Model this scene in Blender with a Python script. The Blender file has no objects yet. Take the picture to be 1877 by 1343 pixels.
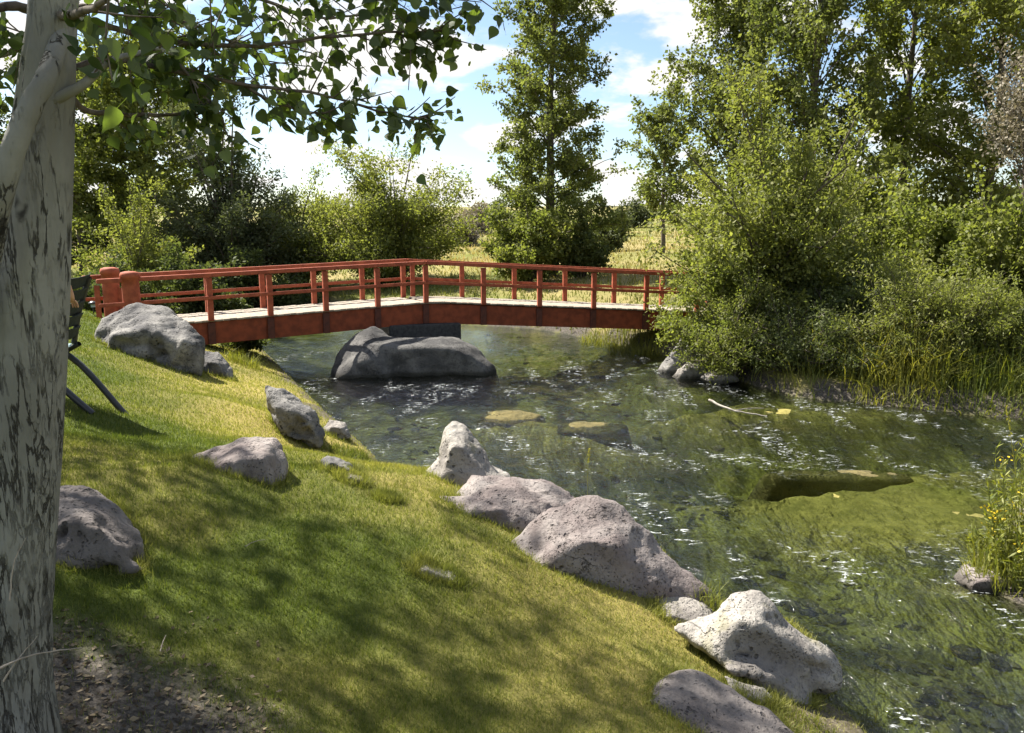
import bpy, bmesh, math
import numpy as np
from mathutils import Vector, Matrix

scene = bpy.context.scene
col = scene.collection
rad = math.radians

# ------------------------------------------------------------------ camera
F, CX, CY, W_, H_ = 1450.0, 938.5, 671.5, 1877.0, 1343.0
HC = 3.1
PITCH = math.atan(246.5 / F)
cam_d = bpy.data.cameras.new('camera')
cam = bpy.data.objects.new('camera', cam_d)
col.objects.link(cam)
cam.location = (0, 0, HC)
cam.rotation_euler = (math.pi / 2 - PITCH, 0, 0)
cam_d.sensor_fit = 'HORIZONTAL'
cam_d.sensor_width = 36
cam_d.lens = 36 * F / W_
cam_d.clip_start = 0.05
cam_d.clip_end = 3000
scene.camera = cam

# ------------------------------------------------------------------ sun, sky, exposure
SUN_AZ, SUN_EL = rad(-54), rad(50)          # azimuth from +Y, negative = left
sun_dir = Vector((math.sin(SUN_AZ) * math.cos(SUN_EL), math.cos(SUN_AZ) * math.cos(SUN_EL), math.sin(SUN_EL)))
sl = bpy.data.lights.new('sun', 'SUN')
sl.energy = 5.0
sl.angle = rad(0.6)
sl.color = (1.0, 0.95, 0.86)
so = bpy.data.objects.new('sun', sl)
col.objects.link(so)
so.rotation_euler = sun_dir.to_track_quat('Z', 'Y').to_euler()

world = bpy.data.worlds.new('World')
scene.world = world
world.use_nodes = True
wn, wl = world.node_tree.nodes, world.node_tree.links
wn.clear()


def wnode(t, **kw):
    n = wn.new(t)
    for k, v in kw.items():
        setattr(n, k, v)
    return n


wout = wnode('ShaderNodeOutputWorld')
sky = wnode('ShaderNodeTexSky', sky_type='NISHITA', sun_disc=False)
sky.sun_elevation, sky.sun_rotation = SUN_EL, SUN_AZ
sky.air_density, sky.dust_density, sky.ozone_density = 1.0, 0.6, 1.6
bg = wnode('ShaderNodeBackground')
bg.inputs['Strength'].default_value = 0.061
bgc = wnode('ShaderNodeBackground')                      # sunlit cumulus
bgc.inputs['Color'].default_value = (1.0, 0.975, 0.94, 1)
bgc.inputs['Strength'].default_value = 0.37
tc = wnode('ShaderNodeTexCoord')
sep = wnode('ShaderNodeSeparateXYZ')
wl.new(tc.outputs['Generated'], sep.inputs[0])


def wmath(op, a, b=None):
    m = wnode('ShaderNodeMath', operation=op)
    for i, v in enumerate((a, b)):
        if v is None:
            continue
        if isinstance(v, (int, float)):
            m.inputs[i].default_value = v
        else:
            wl.new(v, m.inputs[i])
    return m.outputs[0]


zz = wmath('ADD', wmath('MAXIMUM', sep.outputs[2], 0.0), 0.34)   # flat cloud layer seen from below
cmb = wnode('ShaderNodeCombineXYZ')
wl.new(wmath('DIVIDE', sep.outputs[0], zz), cmb.inputs[0])
wl.new(wmath('DIVIDE', sep.outputs[1], zz), cmb.inputs[1])
cmap = wnode('ShaderNodeMapping')
cmap.inputs['Location'].default_value = (3.7, 1.15, 0.3)
cmap.inputs['Scale'].default_value = (1.0, 1.25, 1.0)
wl.new(cmb.outputs[0], cmap.inputs[0])
cn = wnode('ShaderNodeTexNoise')
cn.inputs['Scale'].default_value = 3.1
cn.inputs['Detail'].default_value = 7.0
cn.inputs['Roughness'].default_value = 0.52
cn.inputs['Distortion'].default_value = 0.15
wl.new(cmap.outputs[0], cn.inputs['Vector'])
cr = wnode('ShaderNodeMapRange')
cr.interpolation_type = 'SMOOTHSTEP'
cr.inputs['From Min'].default_value = 0.488
cr.inputs['From Max'].default_value = 0.578
wl.new(cn.outputs[0], cr.inputs[0])
wmix = wnode('ShaderNodeMixShader')
wl.new(cr.outputs[0], wmix.inputs[0])
wl.new(sky.outputs[0], bg.inputs['Color'])
wl.new(bg.outputs[0], wmix.inputs[1])
wl.new(bgc.outputs[0], wmix.inputs[2])
wl.new(wmix.outputs[0], wout.inputs[0])

vs = scene.view_settings
vs.view_transform = 'Standard'
vs.look = 'None'
vs.exposure = 1.65
vs.gamma = 1.0
vs.use_curve_mapping = False
cy = scene.cycles
cy.max_bounces = 7
cy.diffuse_bounces = 3
cy.glossy_bounces = 3
cy.transmission_bounces = 5
cy.transparent_max_bounces = 12
cy.caustics_reflective = False
cy.caustics_refractive = False
cy.use_denoising = True


# ------------------------------------------------------------------ pixel helpers (design measurements)
def ray(px, py):
    cx, cyy = (px - CX) / F, (CY - py) / F
    c, s = math.cos(PITCH), math.sin(PITCH)
    return np.array((cx, c + cyy * s, -s + cyy * c))


def pix(px, py, Y):
    r = ray(px, py)
    return np.array((0, 0, HC)) + r * (Y / r[1])


def pixz(px, py, z=0.0):
    r = ray(px, py)
    return np.array((0, 0, HC)) + r * ((z - HC) / r[2])


def project(P):
    P = np.asarray(P, float) - np.array((0, 0, HC))
    c, s = math.cos(PITCH), math.sin(PITCH)
    d = P[..., 1] * c - P[..., 2] * s
    u = P[..., 1] * s + P[..., 2] * c
    d = np.where(np.abs(d) < 1e-4, 1e-4, d)
    return CX + F * P[..., 0] / d, CY - F * u / d, d


# ------------------------------------------------------------------ noise
def _h(*a):
    h = np.zeros(np.broadcast(*a).shape, np.uint64)
    for i, v in enumerate(a):
        h = h ^ (np.asarray(v).astype(np.int64).astype(np.uint64) * np.uint64((0x9E3779B97F4A7C15, 0xC2B2AE3D27D4EB4F, 0x165667B19E3779F9, 0xD6E8FEB86659FD93)[i]))
        h = (h ^ (h >> np.uint64(29))) * np.uint64(0xBF58476D1CE4E5B9)
    h ^= h >> np.uint64(32)
    return (h & np.uint64(0xFFFFFF)).astype(np.float64) / float(0xFFFFFF)


def n2(x, y, seed=0):
    x, y = np.asarray(x, float), np.asarray(y, float)
    ix, iy = np.floor(x), np.floor(y)
    fx, fy = x - ix, y - iy
    ux, uy = fx * fx * (3 - 2 * fx), fy * fy * (3 - 2 * fy)
    s = np.full_like(ix, seed)
    a, b = _h(ix, iy, s), _h(ix + 1, iy, s)
    c, d = _h(ix, iy + 1, s), _h(ix + 1, iy + 1, s)
    return (a * (1 - ux) + b * ux) * (1 - uy) + (c * (1 - ux) + d * ux) * uy


def fbm2(x, y, seed=0, o=4):
    t, amp, tot = 0, 1.0, 0
    for i in range(o):
        t = t + amp * n2(np.asarray(x) * 2 ** i + 17.3 * i, np.asarray(y) * 2 ** i - 9.1 * i, seed + i)
        tot += amp
        amp *= 0.5
    return t / tot


def n3(p, seed=0):
    i = np.floor(p)
    f = p - i
    u = f * f * (3 - 2 * f)
    s = np.full(len(p), seed)
    r = 0
    for dx in (0, 1):
        for dy in (0, 1):
            for dz in (0, 1):
                w = (u[:, 0] if dx else 1 - u[:, 0]) * (u[:, 1] if dy else 1 - u[:, 1]) * (u[:, 2] if dz else 1 - u[:, 2])
                r = r + w * _h(i[:, 0] + dx, i[:, 1] + dy, i[:, 2] + dz, s)
    return r


def fbm3(p, seed=0, o=4):
    t, amp, tot = 0, 1.0, 0
    for i in range(o):
        t = t + amp * n3(p * 2 ** i + 13.7 * i, seed + i)
        tot += amp
        amp *= 0.5
    return t / tot


def sstep(a, b, x):
    t = np.clip((x - a) / (b - a), 0, 1)
    return t * t * (3 - 2 * t)


# ------------------------------------------------------------------ object helpers
def tag(o, label=None, cat=None, group=None, kind=None):
    for k, v in (('label', label), ('category', cat), ('group', group), ('kind', kind)):
        if v:
            o[k] = v
    return o


def empty(name, loc):
    o = bpy.data.objects.new(name, None)
    o.location = tuple(loc)
    o.empty_display_size = 0.2
    col.objects.link(o)
    return o


def thing(name, label, cat, loc, group=None):
    return tag(empty(name, loc), label, cat, group)


def wloc(o):
    v = np.zeros(3)
    while o is not None:
        v = v + np.array(o.location)
        o = o.parent
    return v


def np_mesh(name, V, faces, mat=None, smooth=False, attrs=None):
    """faces: array (m,k) or list of such arrays"""
    me = bpy.data.meshes.new(name)
    V = np.ascontiguousarray(V, np.float32)
    fl = faces if isinstance(faces, list) else [faces]
    fl = [np.asarray(f, np.int32) for f in fl if len(f)]
    me.vertices.add(len(V))
    me.vertices.foreach_set('co', V.ravel())
    idx = np.concatenate([f.ravel() for f in fl])
    tot = np.concatenate([np.full(len(f), f.shape[1], np.int32) for f in fl])
    st = np.concatenate(([0], np.cumsum(tot)[:-1])).astype(np.int32)
    me.loops.add(len(idx))
    me.loops.foreach_set('vertex_index', idx)
    me.polygons.add(len(tot))
    me.polygons.foreach_set('loop_start', st)
    me.polygons.foreach_set('loop_total', tot)
    me.polygons.foreach_set('use_smooth', np.full(len(tot), smooth))
    for k, a in (attrs or {}).items():
        at = me.attributes.new(k, 'FLOAT', 'POINT')
        at.data.foreach_set('value', np.ascontiguousarray(a, np.float32))
    me.update(calc_edges=True)
    me.validate()
    if mat:
        me.materials.append(mat)
    return me


def link(name, me, parent=None, loc=None, rot=None):
    o = bpy.data.objects.new(name, me)
    col.objects.link(o)
    if parent is not None:
        o.parent = parent
    if loc is not None:
        o.location = tuple(loc)
    if rot is not None:
        o.rotation_euler = rot
    return o


def part(name, V, faces, mat, parent=None, smooth=False, attrs=None):
    """mesh given in world coordinates, hung under parent"""
    off = wloc(parent) if parent is not None else np.asarray(V).mean(axis=0) * np.array((1, 1, 0))
    me = np_mesh(name, np.asarray(V) - off, faces, mat, smooth, attrs)
    return link(name, me, parent, None if parent is not None else off)


def box_VF(cx, cyy, cz, sx, sy, sz, bev=0.0):
    bm = bmesh.new()
    bmesh.ops.create_cube(bm, size=1)
    for v in bm.verts:
        v.co = Vector((v.co.x * sx + cx, v.co.y * sy + cyy, v.co.z * sz + cz))
    if bev:
        bmesh.ops.bevel(bm, geom=bm.edges[:], offset=bev, segments=1, affect='EDGES')
    return bm


def bm_mesh(name, bm, mat, smooth=False):
    me = bpy.data.meshes.new(name)
    bm.to_mesh(me)
    bm.free()
    if smooth:
        me.polygons.foreach_set('use_smooth', np.full(len(me.polygons), True))
    me.materials.append(mat)
    return me


def tubes(lst, sides=6):
    """lst of (pts (n,3), radii (n,)) -> V, F (quads)"""
    Vs, Fs, o = [], [], 0
    ang = np.linspace(0, 2 * np.pi, sides, endpoint=False)
    ca, sa = np.cos(ang), np.sin(ang)
    for P, R in lst:
        P = np.asarray(P, float)
        R = np.asarray(R, float)
        T = np.gradient(P, axis=0)
        T /= np.linalg.norm(T, axis=1)[:, None] + 1e-9
        ref = np.where(np.abs(T[:, 2:3]) > 0.9, np.array([[1.0, 0, 0]]), np.array([[0, 0, 1.0]]))
        if np.ptp(ref) > 0 and len(np.unique(ref, axis=0)) > 1:
            ref = np.broadcast_to(ref[len(ref) // 2], ref.shape)
        A = np.cross(T, ref)
        A /= np.linalg.norm(A, axis=1)[:, None] + 1e-9
        B = np.cross(T, A)
        ring = P[:, None] + R[:, None, None] * (A[:, None] * ca[None, :, None] + B[:, None] * sa[None, :, None])
        n = len(P)
        Vs.append(ring.reshape(-1, 3))
        i = np.arange(n - 1)[:, None] * sides + np.arange(sides)[None]
        j = np.arange(n - 1)[:, None] * sides + (np.arange(sides)[None] + 1) % sides
        Fs.append(np.stack([i, j, j + sides, i + sides], -1).reshape(-1, 4) + o)
        o += n * sides
    return np.concatenate(Vs), np.concatenate(Fs)


def bez(pts, n):
    """smooth polyline through control points (Catmull-Rom)"""
    P = np.asarray(pts, float)
    P = np.vstack([2 * P[0] - P[1], P, 2 * P[-1] - P[-2]])
    out = []
    m = len(P) - 3
    for t in np.linspace(0, m - 1e-6, n):
        i = int(t)
        f = t - i
        a, b, c, d = P[i:i + 4]
        out.append(0.5 * (2 * b + (c - a) * f + (2 * a - 5 * b + 4 * c - d) * f * f + (3 * b - a - 3 * c + d) * f ** 3))
    return np.array(out)


# ------------------------------------------------------------------ materials
def mat_new(name):
    m = bpy.data.materials.new(name)
    m.use_nodes = True
    nt = m.node_tree
    nt.nodes.clear()
    out = nt.nodes.new('ShaderNodeOutputMaterial')
    return m, nt, out


class NB:
    def __init__(s, nt):
        s.nt = nt

    def n(s, t, **kw):
        nd = s.nt.nodes.new(t)
        for k, v in kw.items():
            setattr(nd, k, v)
        return nd

    def set(s, nd, key, v):
        if isinstance(v, bpy.types.NodeSocket):
            s.nt.links.new(v, nd.inputs[key])
        elif isinstance(v, tuple) and len(v) == 3 and nd.inputs[key].type == 'RGBA':
            nd.inputs[key].default_value = (*v, 1)
        else:
            nd.inputs[key].default_value = v

    def obj(s):
        return s.n('ShaderNodeTexCoord').outputs['Object']

    def mapping(s, vec, scale=(1, 1, 1), rot=(0, 0, 0), loc=(0, 0, 0)):
        m = s.n('ShaderNodeMapping')
        s.set(m, 0, vec)
        m.inputs['Scale'].default_value = scale
        m.inputs['Rotation'].default_value = rot
        m.inputs['Location'].default_value = loc
        return m.outputs[0]

    def noise(s, vec, scale, detail=4, rough=0.55, dist=0.0):
        nd = s.n('ShaderNodeTexNoise')
        s.set(nd, 'Vector', vec)
        nd.inputs['Scale'].default_value = scale
        nd.inputs['Detail'].default_value = detail
        nd.inputs['Roughness'].default_value = rough
        nd.inputs['Distortion'].default_value = dist
        return nd.outputs[0]

    def voro(s, vec, scale, feature='F1'):
        nd = s.n('ShaderNodeTexVoronoi', feature=feature)
        s.set(nd, 'Vector', vec)
        nd.inputs['Scale'].default_value = scale
        return nd.outputs['Distance']

    def ramp(s, v, a, b, lo=0.0, hi=1.0):
        nd = s.n('ShaderNodeMapRange', interpolation_type='SMOOTHSTEP')
        s.set(nd, 0, v)
        nd.inputs[1].default_value = a
        nd.inputs[2].default_value = b
        nd.inputs[3].default_value = lo
        nd.inputs[4].default_value = hi
        return nd.outputs[0]

    def math(s, op, a, b=None):
        nd = s.n('ShaderNodeMath', operation=op)
        s.set(nd, 0, a)
        if b is not None:
            s.set(nd, 1, b)
        return nd.outputs[0]

    def mix(s, f, a, b, mode='MIX'):
        nd = s.n('ShaderNodeMix', data_type='RGBA', blend_type=mode)
        s.set(nd, 0, f)
        s.set(nd, 6, (*a, 1) if isinstance(a, tuple) and len(a) == 3 else a)
        s.set(nd, 7, (*b, 1) if isinstance(b, tuple) and len(b) == 3 else b)
        return nd.outputs[2]

    def attr(s, name):
        return s.n('ShaderNodeAttribute', attribute_name=name).outputs['Fac']

    def bump(s, h, strength, dist, normal=None):
        nd = s.n('ShaderNodeBump')
        s.set(nd, 'Height', h)
        nd.inputs['Strength'].default_value = strength
        nd.inputs['Distance'].default_value = dist
        if normal is not None:
            s.set(nd, 'Normal', normal)
        return nd.outputs[0]

    def bsdf(s, color, rough=0.8, normal=None, spec=0.3):
        p = s.n('ShaderNodeBsdfPrincipled')
        s.set(p, 'Base Color', color)
        s.set(p, 'Roughness', rough)
        p.inputs['Specular IOR Level'].default_value = spec
        if normal is not None:
            s.set(p, 'Normal', normal)
        return p.outputs[0]


def leaf_mat(name, c1, c2, trans=0.45, gloss=0.02, tcol=(1.14, 1.22, 0.66)):
    """c1 darker leaf, c2 yellower leaf, mixed by the leaf's own random value"""
    m, nt, out = mat_new(name)
    b = NB(nt)
    r = b.attr('rnd')
    c = b.mix(r, c1, c2)
    df = b.n('ShaderNodeBsdfDiffuse')
    b.set(df, 'Color', c)
    tr = b.n('ShaderNodeBsdfTranslucent')
    b.set(tr, 'Color', b.mix(1.0, c, tcol, 'MULTIPLY'))
    mx = b.n('ShaderNodeMixShader')
    mx.inputs[0].default_value = trans
    nt.links.new(df.outputs[0], mx.inputs[1])
    nt.links.new(tr.outputs[0], mx.inputs[2])
    gl = b.n('ShaderNodeBsdfGlossy')
    gl.inputs['Roughness'].default_value = 0.6
    m2 = b.n('ShaderNodeMixShader')
    m2.inputs[0].default_value = gloss
    nt.links.new(mx.outputs[0], m2.inputs[1])
    nt.links.new(gl.outputs[0], m2.inputs[2])
    nt.links.new(m2.outputs[0], out.inputs[0])
    return m


def simple_mat(name, c, rough=0.7, c2=None, scale=20, bump=0.0, spec=0.3, stretch=(1, 1, 1)):
    m, nt, out = mat_new(name)
    b = NB(nt)
    v = b.mapping(b.obj(), stretch)
    nz = b.noise(v, scale, 5, 0.6)
    colr = b.mix(b.ramp(nz, 0.35, 0.68), c, c2 or tuple(x * 0.7 for x in c))
    nrm = b.bump(nz, bump, 0.01) if bump else None
    nt.links.new(b.bsdf(colr, rough, nrm, spec), out.inputs[0])
    return m


def rock_mat(name, base, light, dark, pit=1.0, scale=1.0, green=0.0, wetline=0.72):
    m, nt, out = mat_new(name)
    b = NB(nt)
    o = b.obj()
    big = b.noise(o, 2.2 * scale, 6, 0.6, 0.4)
    fine = b.noise(o, 26 * scale, 5, 0.65)
    c = b.mix(b.ramp(big, 0.36, 0.66), base, light)
    c = b.mix(b.ramp(fine, 0.5, 0.72, 0, 0.55), c, dark)
    wv = b.n('ShaderNodeVectorMath', operation='ADD')
    nt.links.new(o, wv.inputs[0])
    nzc = b.n('ShaderNodeTexNoise')
    b.set(nzc, 'Vector', o)
    nzc.inputs['Scale'].default_value = 9
    vm = b.n('ShaderNodeVectorMath', operation='SCALE')
    nt.links.new(nzc.outputs['Color'], vm.inputs[0])
    vm.inputs['Scale'].default_value = 0.09
    nt.links.new(vm.outputs[0], wv.inputs[1])
    vo = b.voro(wv.outputs[0], 17 * scale)
    gate = b.ramp(b.noise(o, 3.1 * scale, 3), 0.44, 0.6)
    pits = b.math('MULTIPLY', b.ramp(vo, 0.12, 0.30, 1, 0), gate)
    vo2 = b.voro(wv.outputs[0], 48 * scale)
    pits2 = b.math('MULTIPLY', b.ramp(vo2, 0.12, 0.33, 1, 0), b.ramp(b.noise(o, 5.0 * scale, 3), 0.4, 0.58))
    pp = b.math('MAXIMUM', pits, b.math('MULTIPLY', pits2, 0.7))
    c = b.mix(b.math('MULTIPLY', pp, 0.75 * pit), c, tuple(x * 0.35 for x in dark))
    if green:
        g = b.ramp(b.noise(o, 4.5, 5), 0.56, 0.68, 0, green)
        c = b.mix(g, c, (0.16, 0.15, 0.04))
    h = b.math('SUBTRACT', b.math('ADD', fine, b.math('MULTIPLY', big, 1.5)), b.math('MULTIPLY', pp, 1.6 * pit))
    cr_ = b.math('MULTIPLY', b.ramp(b.math('ABSOLUTE', b.math('SUBTRACT', b.noise(b.mapping(o, (1, 1, 2.2), (0.5, 0.3, 0)), 1.7 * scale, 6, 0.6, 0.8), 0.5)), 0.002, 0.010, 1, 0), b.ramp(b.noise(o, 1.9, 2), 0.5, 0.62))
    c = b.mix(b.math('MULTIPLY', cr_, 0.45), c, tuple(x * 0.35 for x in dark))
    h = b.math('SUBTRACT', h, b.math('MULTIPLY', cr_, 1.2))
    c = b.mix(b.ramp(b.noise(o, 7 * scale, 6, 0.7), 0.60, 0.70, 0, 0.35), c, tuple(min(1, x * 1.35) for x in light))   # lichen
    pz = b.n('ShaderNodeSeparateXYZ')
    nt.links.new(b.n('ShaderNodeNewGeometry').outputs['Position'], pz.inputs[0])
    wet = b.ramp(b.math('ADD', pz.outputs[2], b.math('MULTIPLY', fine, 0.10)), 0.08, 0.17, 1, 0)     # water line
    c = b.mix(b.math('MULTIPLY', wet, wetline), c, (0.022, 0.021, 0.014))
    nt.links.new(b.bsdf(c, 0.92, b.bump(h, 0.85, 0.022), 0.15), out.inputs[0])
    return m


M = {}
M['leaf_cotton'] = leaf_mat('leaf_cotton', (0.090, 0.115, 0.033), (0.205, 0.215, 0.070), 0.53)
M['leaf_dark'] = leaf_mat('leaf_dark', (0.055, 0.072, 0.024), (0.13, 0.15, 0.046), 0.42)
M['leaf_olive'] = leaf_mat('leaf_olive', (0.062, 0.074, 0.034), (0.14, 0.155, 0.070), 0.35)
M['leaf_willow'] = leaf_mat('leaf_willow', (0.125, 0.145, 0.036), (0.245, 0.25, 0.068), 0.53)
M['leaf_green'] = leaf_mat('leaf_green', (0.108, 0.134, 0.032), (0.23, 0.238, 0.058), 0.53)
M['leaf_grey'] = leaf_mat('leaf_grey', (0.16, 0.14, 0.10), (0.28, 0.25, 0.19), 0.25, 0.02, (1.1, 1.05, 0.8))
M['leaf_poplar'] = leaf_mat('leaf_poplar', (0.036, 0.062, 0.015), (0.13, 0.175, 0.030), 0.5, 0.05)
M['lawn_blade'] = leaf_mat('lawn_blade', (0.082, 0.115, 0.016), (0.34, 0.325, 0.090), 0.40, 0.02, (1.12, 1.15, 0.6))
M['meadow_blade'] = leaf_mat('meadow_blade', (0.12, 0.14, 0.022), (0.36, 0.295, 0.13), 0.38, 0.02, (1.15, 1.1, 0.65))
M['reed_blade'] = leaf_mat('reed_blade', (0.11, 0.145, 0.020), (0.30, 0.29, 0.055), 0.45, 0.03, (1.2, 1.15, 0.55))
M['flower'] = leaf_mat('flower', (0.55, 0.38, 0.02), (0.72, 0.55, 0.04), 0.3, 0.02, (1, 1, 1))
M['litter'] = leaf_mat('litter', (0.045, 0.030, 0.018), (0.30, 0.24, 0.15), 0.1, 0.02, (1, 1, 1))
M['rock_lilac'] = rock_mat('rock_lilac', (0.16, 0.132, 0.124), (0.27, 0.240, 0.222), (0.075, 0.062, 0.058))
M['rock_grey'] = rock_mat('rock_grey', (0.10, 0.096, 0.095), (0.25, 0.237, 0.218), (0.04, 0.039, 0.041))
M['rock_pale'] = rock_mat('rock_pale', (0.20, 0.182, 0.165), (0.34, 0.315, 0.28), (0.08, 0.07, 0.066), 0.9, 1.0, 0.35)
M['rock_wet'] = rock_mat('rock_wet', (0.085, 0.075, 0.034), (0.19, 0.155, 0.062), (0.035, 0.032, 0.02), 0.6, 1.0, 0.5, 0.15)
M['rock_dark'] = rock_mat('rock_dark', (0.06, 0.058, 0.057), (0.15, 0.143, 0.134), (0.03, 0.029, 0.03), 0.5)
M['rock_slab'] = rock_mat('rock_slab', (0.115, 0.10, 0.094), (0.19, 0.17, 0.158), (0.06, 0.052, 0.05), 0.8, 0.8)
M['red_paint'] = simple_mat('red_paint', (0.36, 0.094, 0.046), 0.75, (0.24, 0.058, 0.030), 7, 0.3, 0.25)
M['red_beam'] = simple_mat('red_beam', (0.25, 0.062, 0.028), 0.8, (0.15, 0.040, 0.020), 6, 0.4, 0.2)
M['dark_bracket'] = simple_mat('dark_bracket', (0.10, 0.030, 0.018), 0.7, (0.06, 0.020, 0.014), 12, 0.2)
M['plank'] = simple_mat('plank', (0.33, 0.285, 0.225), 0.85, (0.22, 0.185, 0.145), 9, 0.25, 0.2, (6, 0.6, 6))
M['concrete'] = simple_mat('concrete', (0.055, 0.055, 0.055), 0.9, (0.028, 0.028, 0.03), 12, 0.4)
M['black_metal'] = simple_mat('black_metal', (0.02, 0.02, 0.022), 0.4, (0.03, 0.03, 0.03), 20, 0, 0.5)
M['chair_fabric'] = simple_mat('chair_fabric', (0.42, 0.55, 0.58), 0.85, (0.33, 0.45, 0.50), 60, 0.2)
M['chair_dark'] = simple_mat('chair_dark', (0.035, 0.042, 0.038), 0.85, (0.02, 0.025, 0.023), 60, 0.2)
M['skin'] = simple_mat('skin', (0.56, 0.32, 0.24), 0.55, (0.48, 0.26, 0.19), 12)
M['shirt'] = simple_mat('shirt', (0.62, 0.62, 0.60), 0.85, (0.52, 0.52, 0.51), 10, 0.2)
M['trousers'] = simple_mat('trousers', (0.09, 0.11, 0.15), 0.85, (0.06, 0.075, 0.11), 14, 0.2)
M['hair'] = simple_mat('hair', (0.07, 0.045, 0.03), 0.7, (0.04, 0.025, 0.018), 40, 0.4)
M['twig'] = simple_mat('twig', (0.34, 0.29, 0.235), 0.85, (0.22, 0.18, 0.14), 30, 0.3)
M['driftwood'] = simple_mat('driftwood', (0.36, 0.325, 0.28), 0.9, (0.22, 0.195, 0.165), 14, 0.4, 0.2, (1, 1, 1))
M['bark_grey'] = simple_mat('bark_grey', (0.15, 0.125, 0.10), 0.9, (0.07, 0.058, 0.048), 9, 0.6, 0.1, (4, 4, 0.7))


def bark_pale():
    m, nt, out = mat_new('bark_pale')
    b = NB(nt)
    o = b.obj()
    low = b.n('ShaderNodeSeparateXYZ')
    nt.links.new(o, low.inputs[0])
    hz = low.outputs[2]
    c = b.mix(b.ramp(b.noise(o, 3.5, 5), 0.35, 0.65), (0.172, 0.168, 0.150), (0.25, 0.245, 0.222))
    c = b.mix(b.ramp(b.noise(b.mapping(o, (1, 1, 5)), 9, 5, 0.65), 0.5, 0.7, 0, 0.35), c, (0.19, 0.18, 0.15))
    c = b.mix(b.ramp(b.noise(b.mapping(o, (26, 26, 2.6)), 1.0, 5, 0.7), 0.46, 0.68, 0, 0.35), c, (0.16, 0.15, 0.125))
    # broken vertical furrows, more of them near the ground
    g1 = b.noise(b.mapping(o, (17, 17, 2.0)), 1.0, 6, 0.62, 0.35)
    g2 = b.noise(b.mapping(o, (38, 38, 5.0), loc=(3, 1, 2)), 1.0, 5, 0.65, 0.3)
    l1 = b.ramp(b.math('ABSOLUTE', b.math('SUBTRACT', g1, 0.5)), 0.008, 0.028, 1, 0)
    l2 = b.ramp(b.math('ABSOLUTE', b.math('SUBTRACT', g2, 0.5)), 0.004, 0.040, 1, 0)
    gate = b.ramp(b.math('SUBTRACT', b.noise(b.mapping(o, (11, 11, 3.2)), 1.0, 4, 0.6), b.math('MULTIPLY', hz, 0.075)), 0.32, 0.45)
    gate2 = b.ramp(b.math('SUBTRACT', b.noise(b.mapping(o, (9, 9, 5)), 1.0, 4, 0.6), b.math('MULTIPLY', hz, 0.13)), 0.24, 0.46)
    crack = b.math('MAXIMUM', b.math('MULTIPLY', l1, gate), b.math('MULTIPLY', b.math('MULTIPLY', l2, gate2), 0.4))
    c = b.mix(b.math('MULTIPLY', crack, 0.88), c, (0.026, 0.023, 0.019))
    # rough dark plates at the foot and a few eye-shaped scars
    pl_ = b.math('MULTIPLY', b.ramp(g2, 0.46, 0.62), b.ramp(b.math('SUBTRACT', b.noise(o, 6, 5, 0.7), b.math('MULTIPLY', hz, 0.16)), 0.30, 0.50))
    c = b.mix(b.math('MULTIPLY', pl_, 0.12), c, (0.05, 0.045, 0.037))
    vo = b.voro(b.mapping(o, (9, 9, 4.0), loc=(2.2, 0.4, 0.3)), 1.0)
    scar = b.math('MULTIPLY', b.ramp(b.math('ADD', vo, b.math('MULTIPLY', b.noise(o, 30, 4), 0.22)), 0.24, 0.34, 1, 0), b.ramp(b.noise(o, 5.5, 3), 0.5, 0.56))
    c = b.mix(b.math('MULTIPLY', scar, 0.9), c, (0.022, 0.02, 0.018))
    h = b.math('SUBTRACT', b.math('MULTIPLY', b.noise(b.mapping(o, (8, 8, 2)), 3, 6, 0.65), 0.6), b.math('MULTIPLY', crack, 1.2))
    nt.links.new(b.bsdf(c, 0.9, b.bump(h, 0.9, 0.012), 0.15), out.inputs[0])
    return m


M['bark_pale'] = bark_pale()


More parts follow.
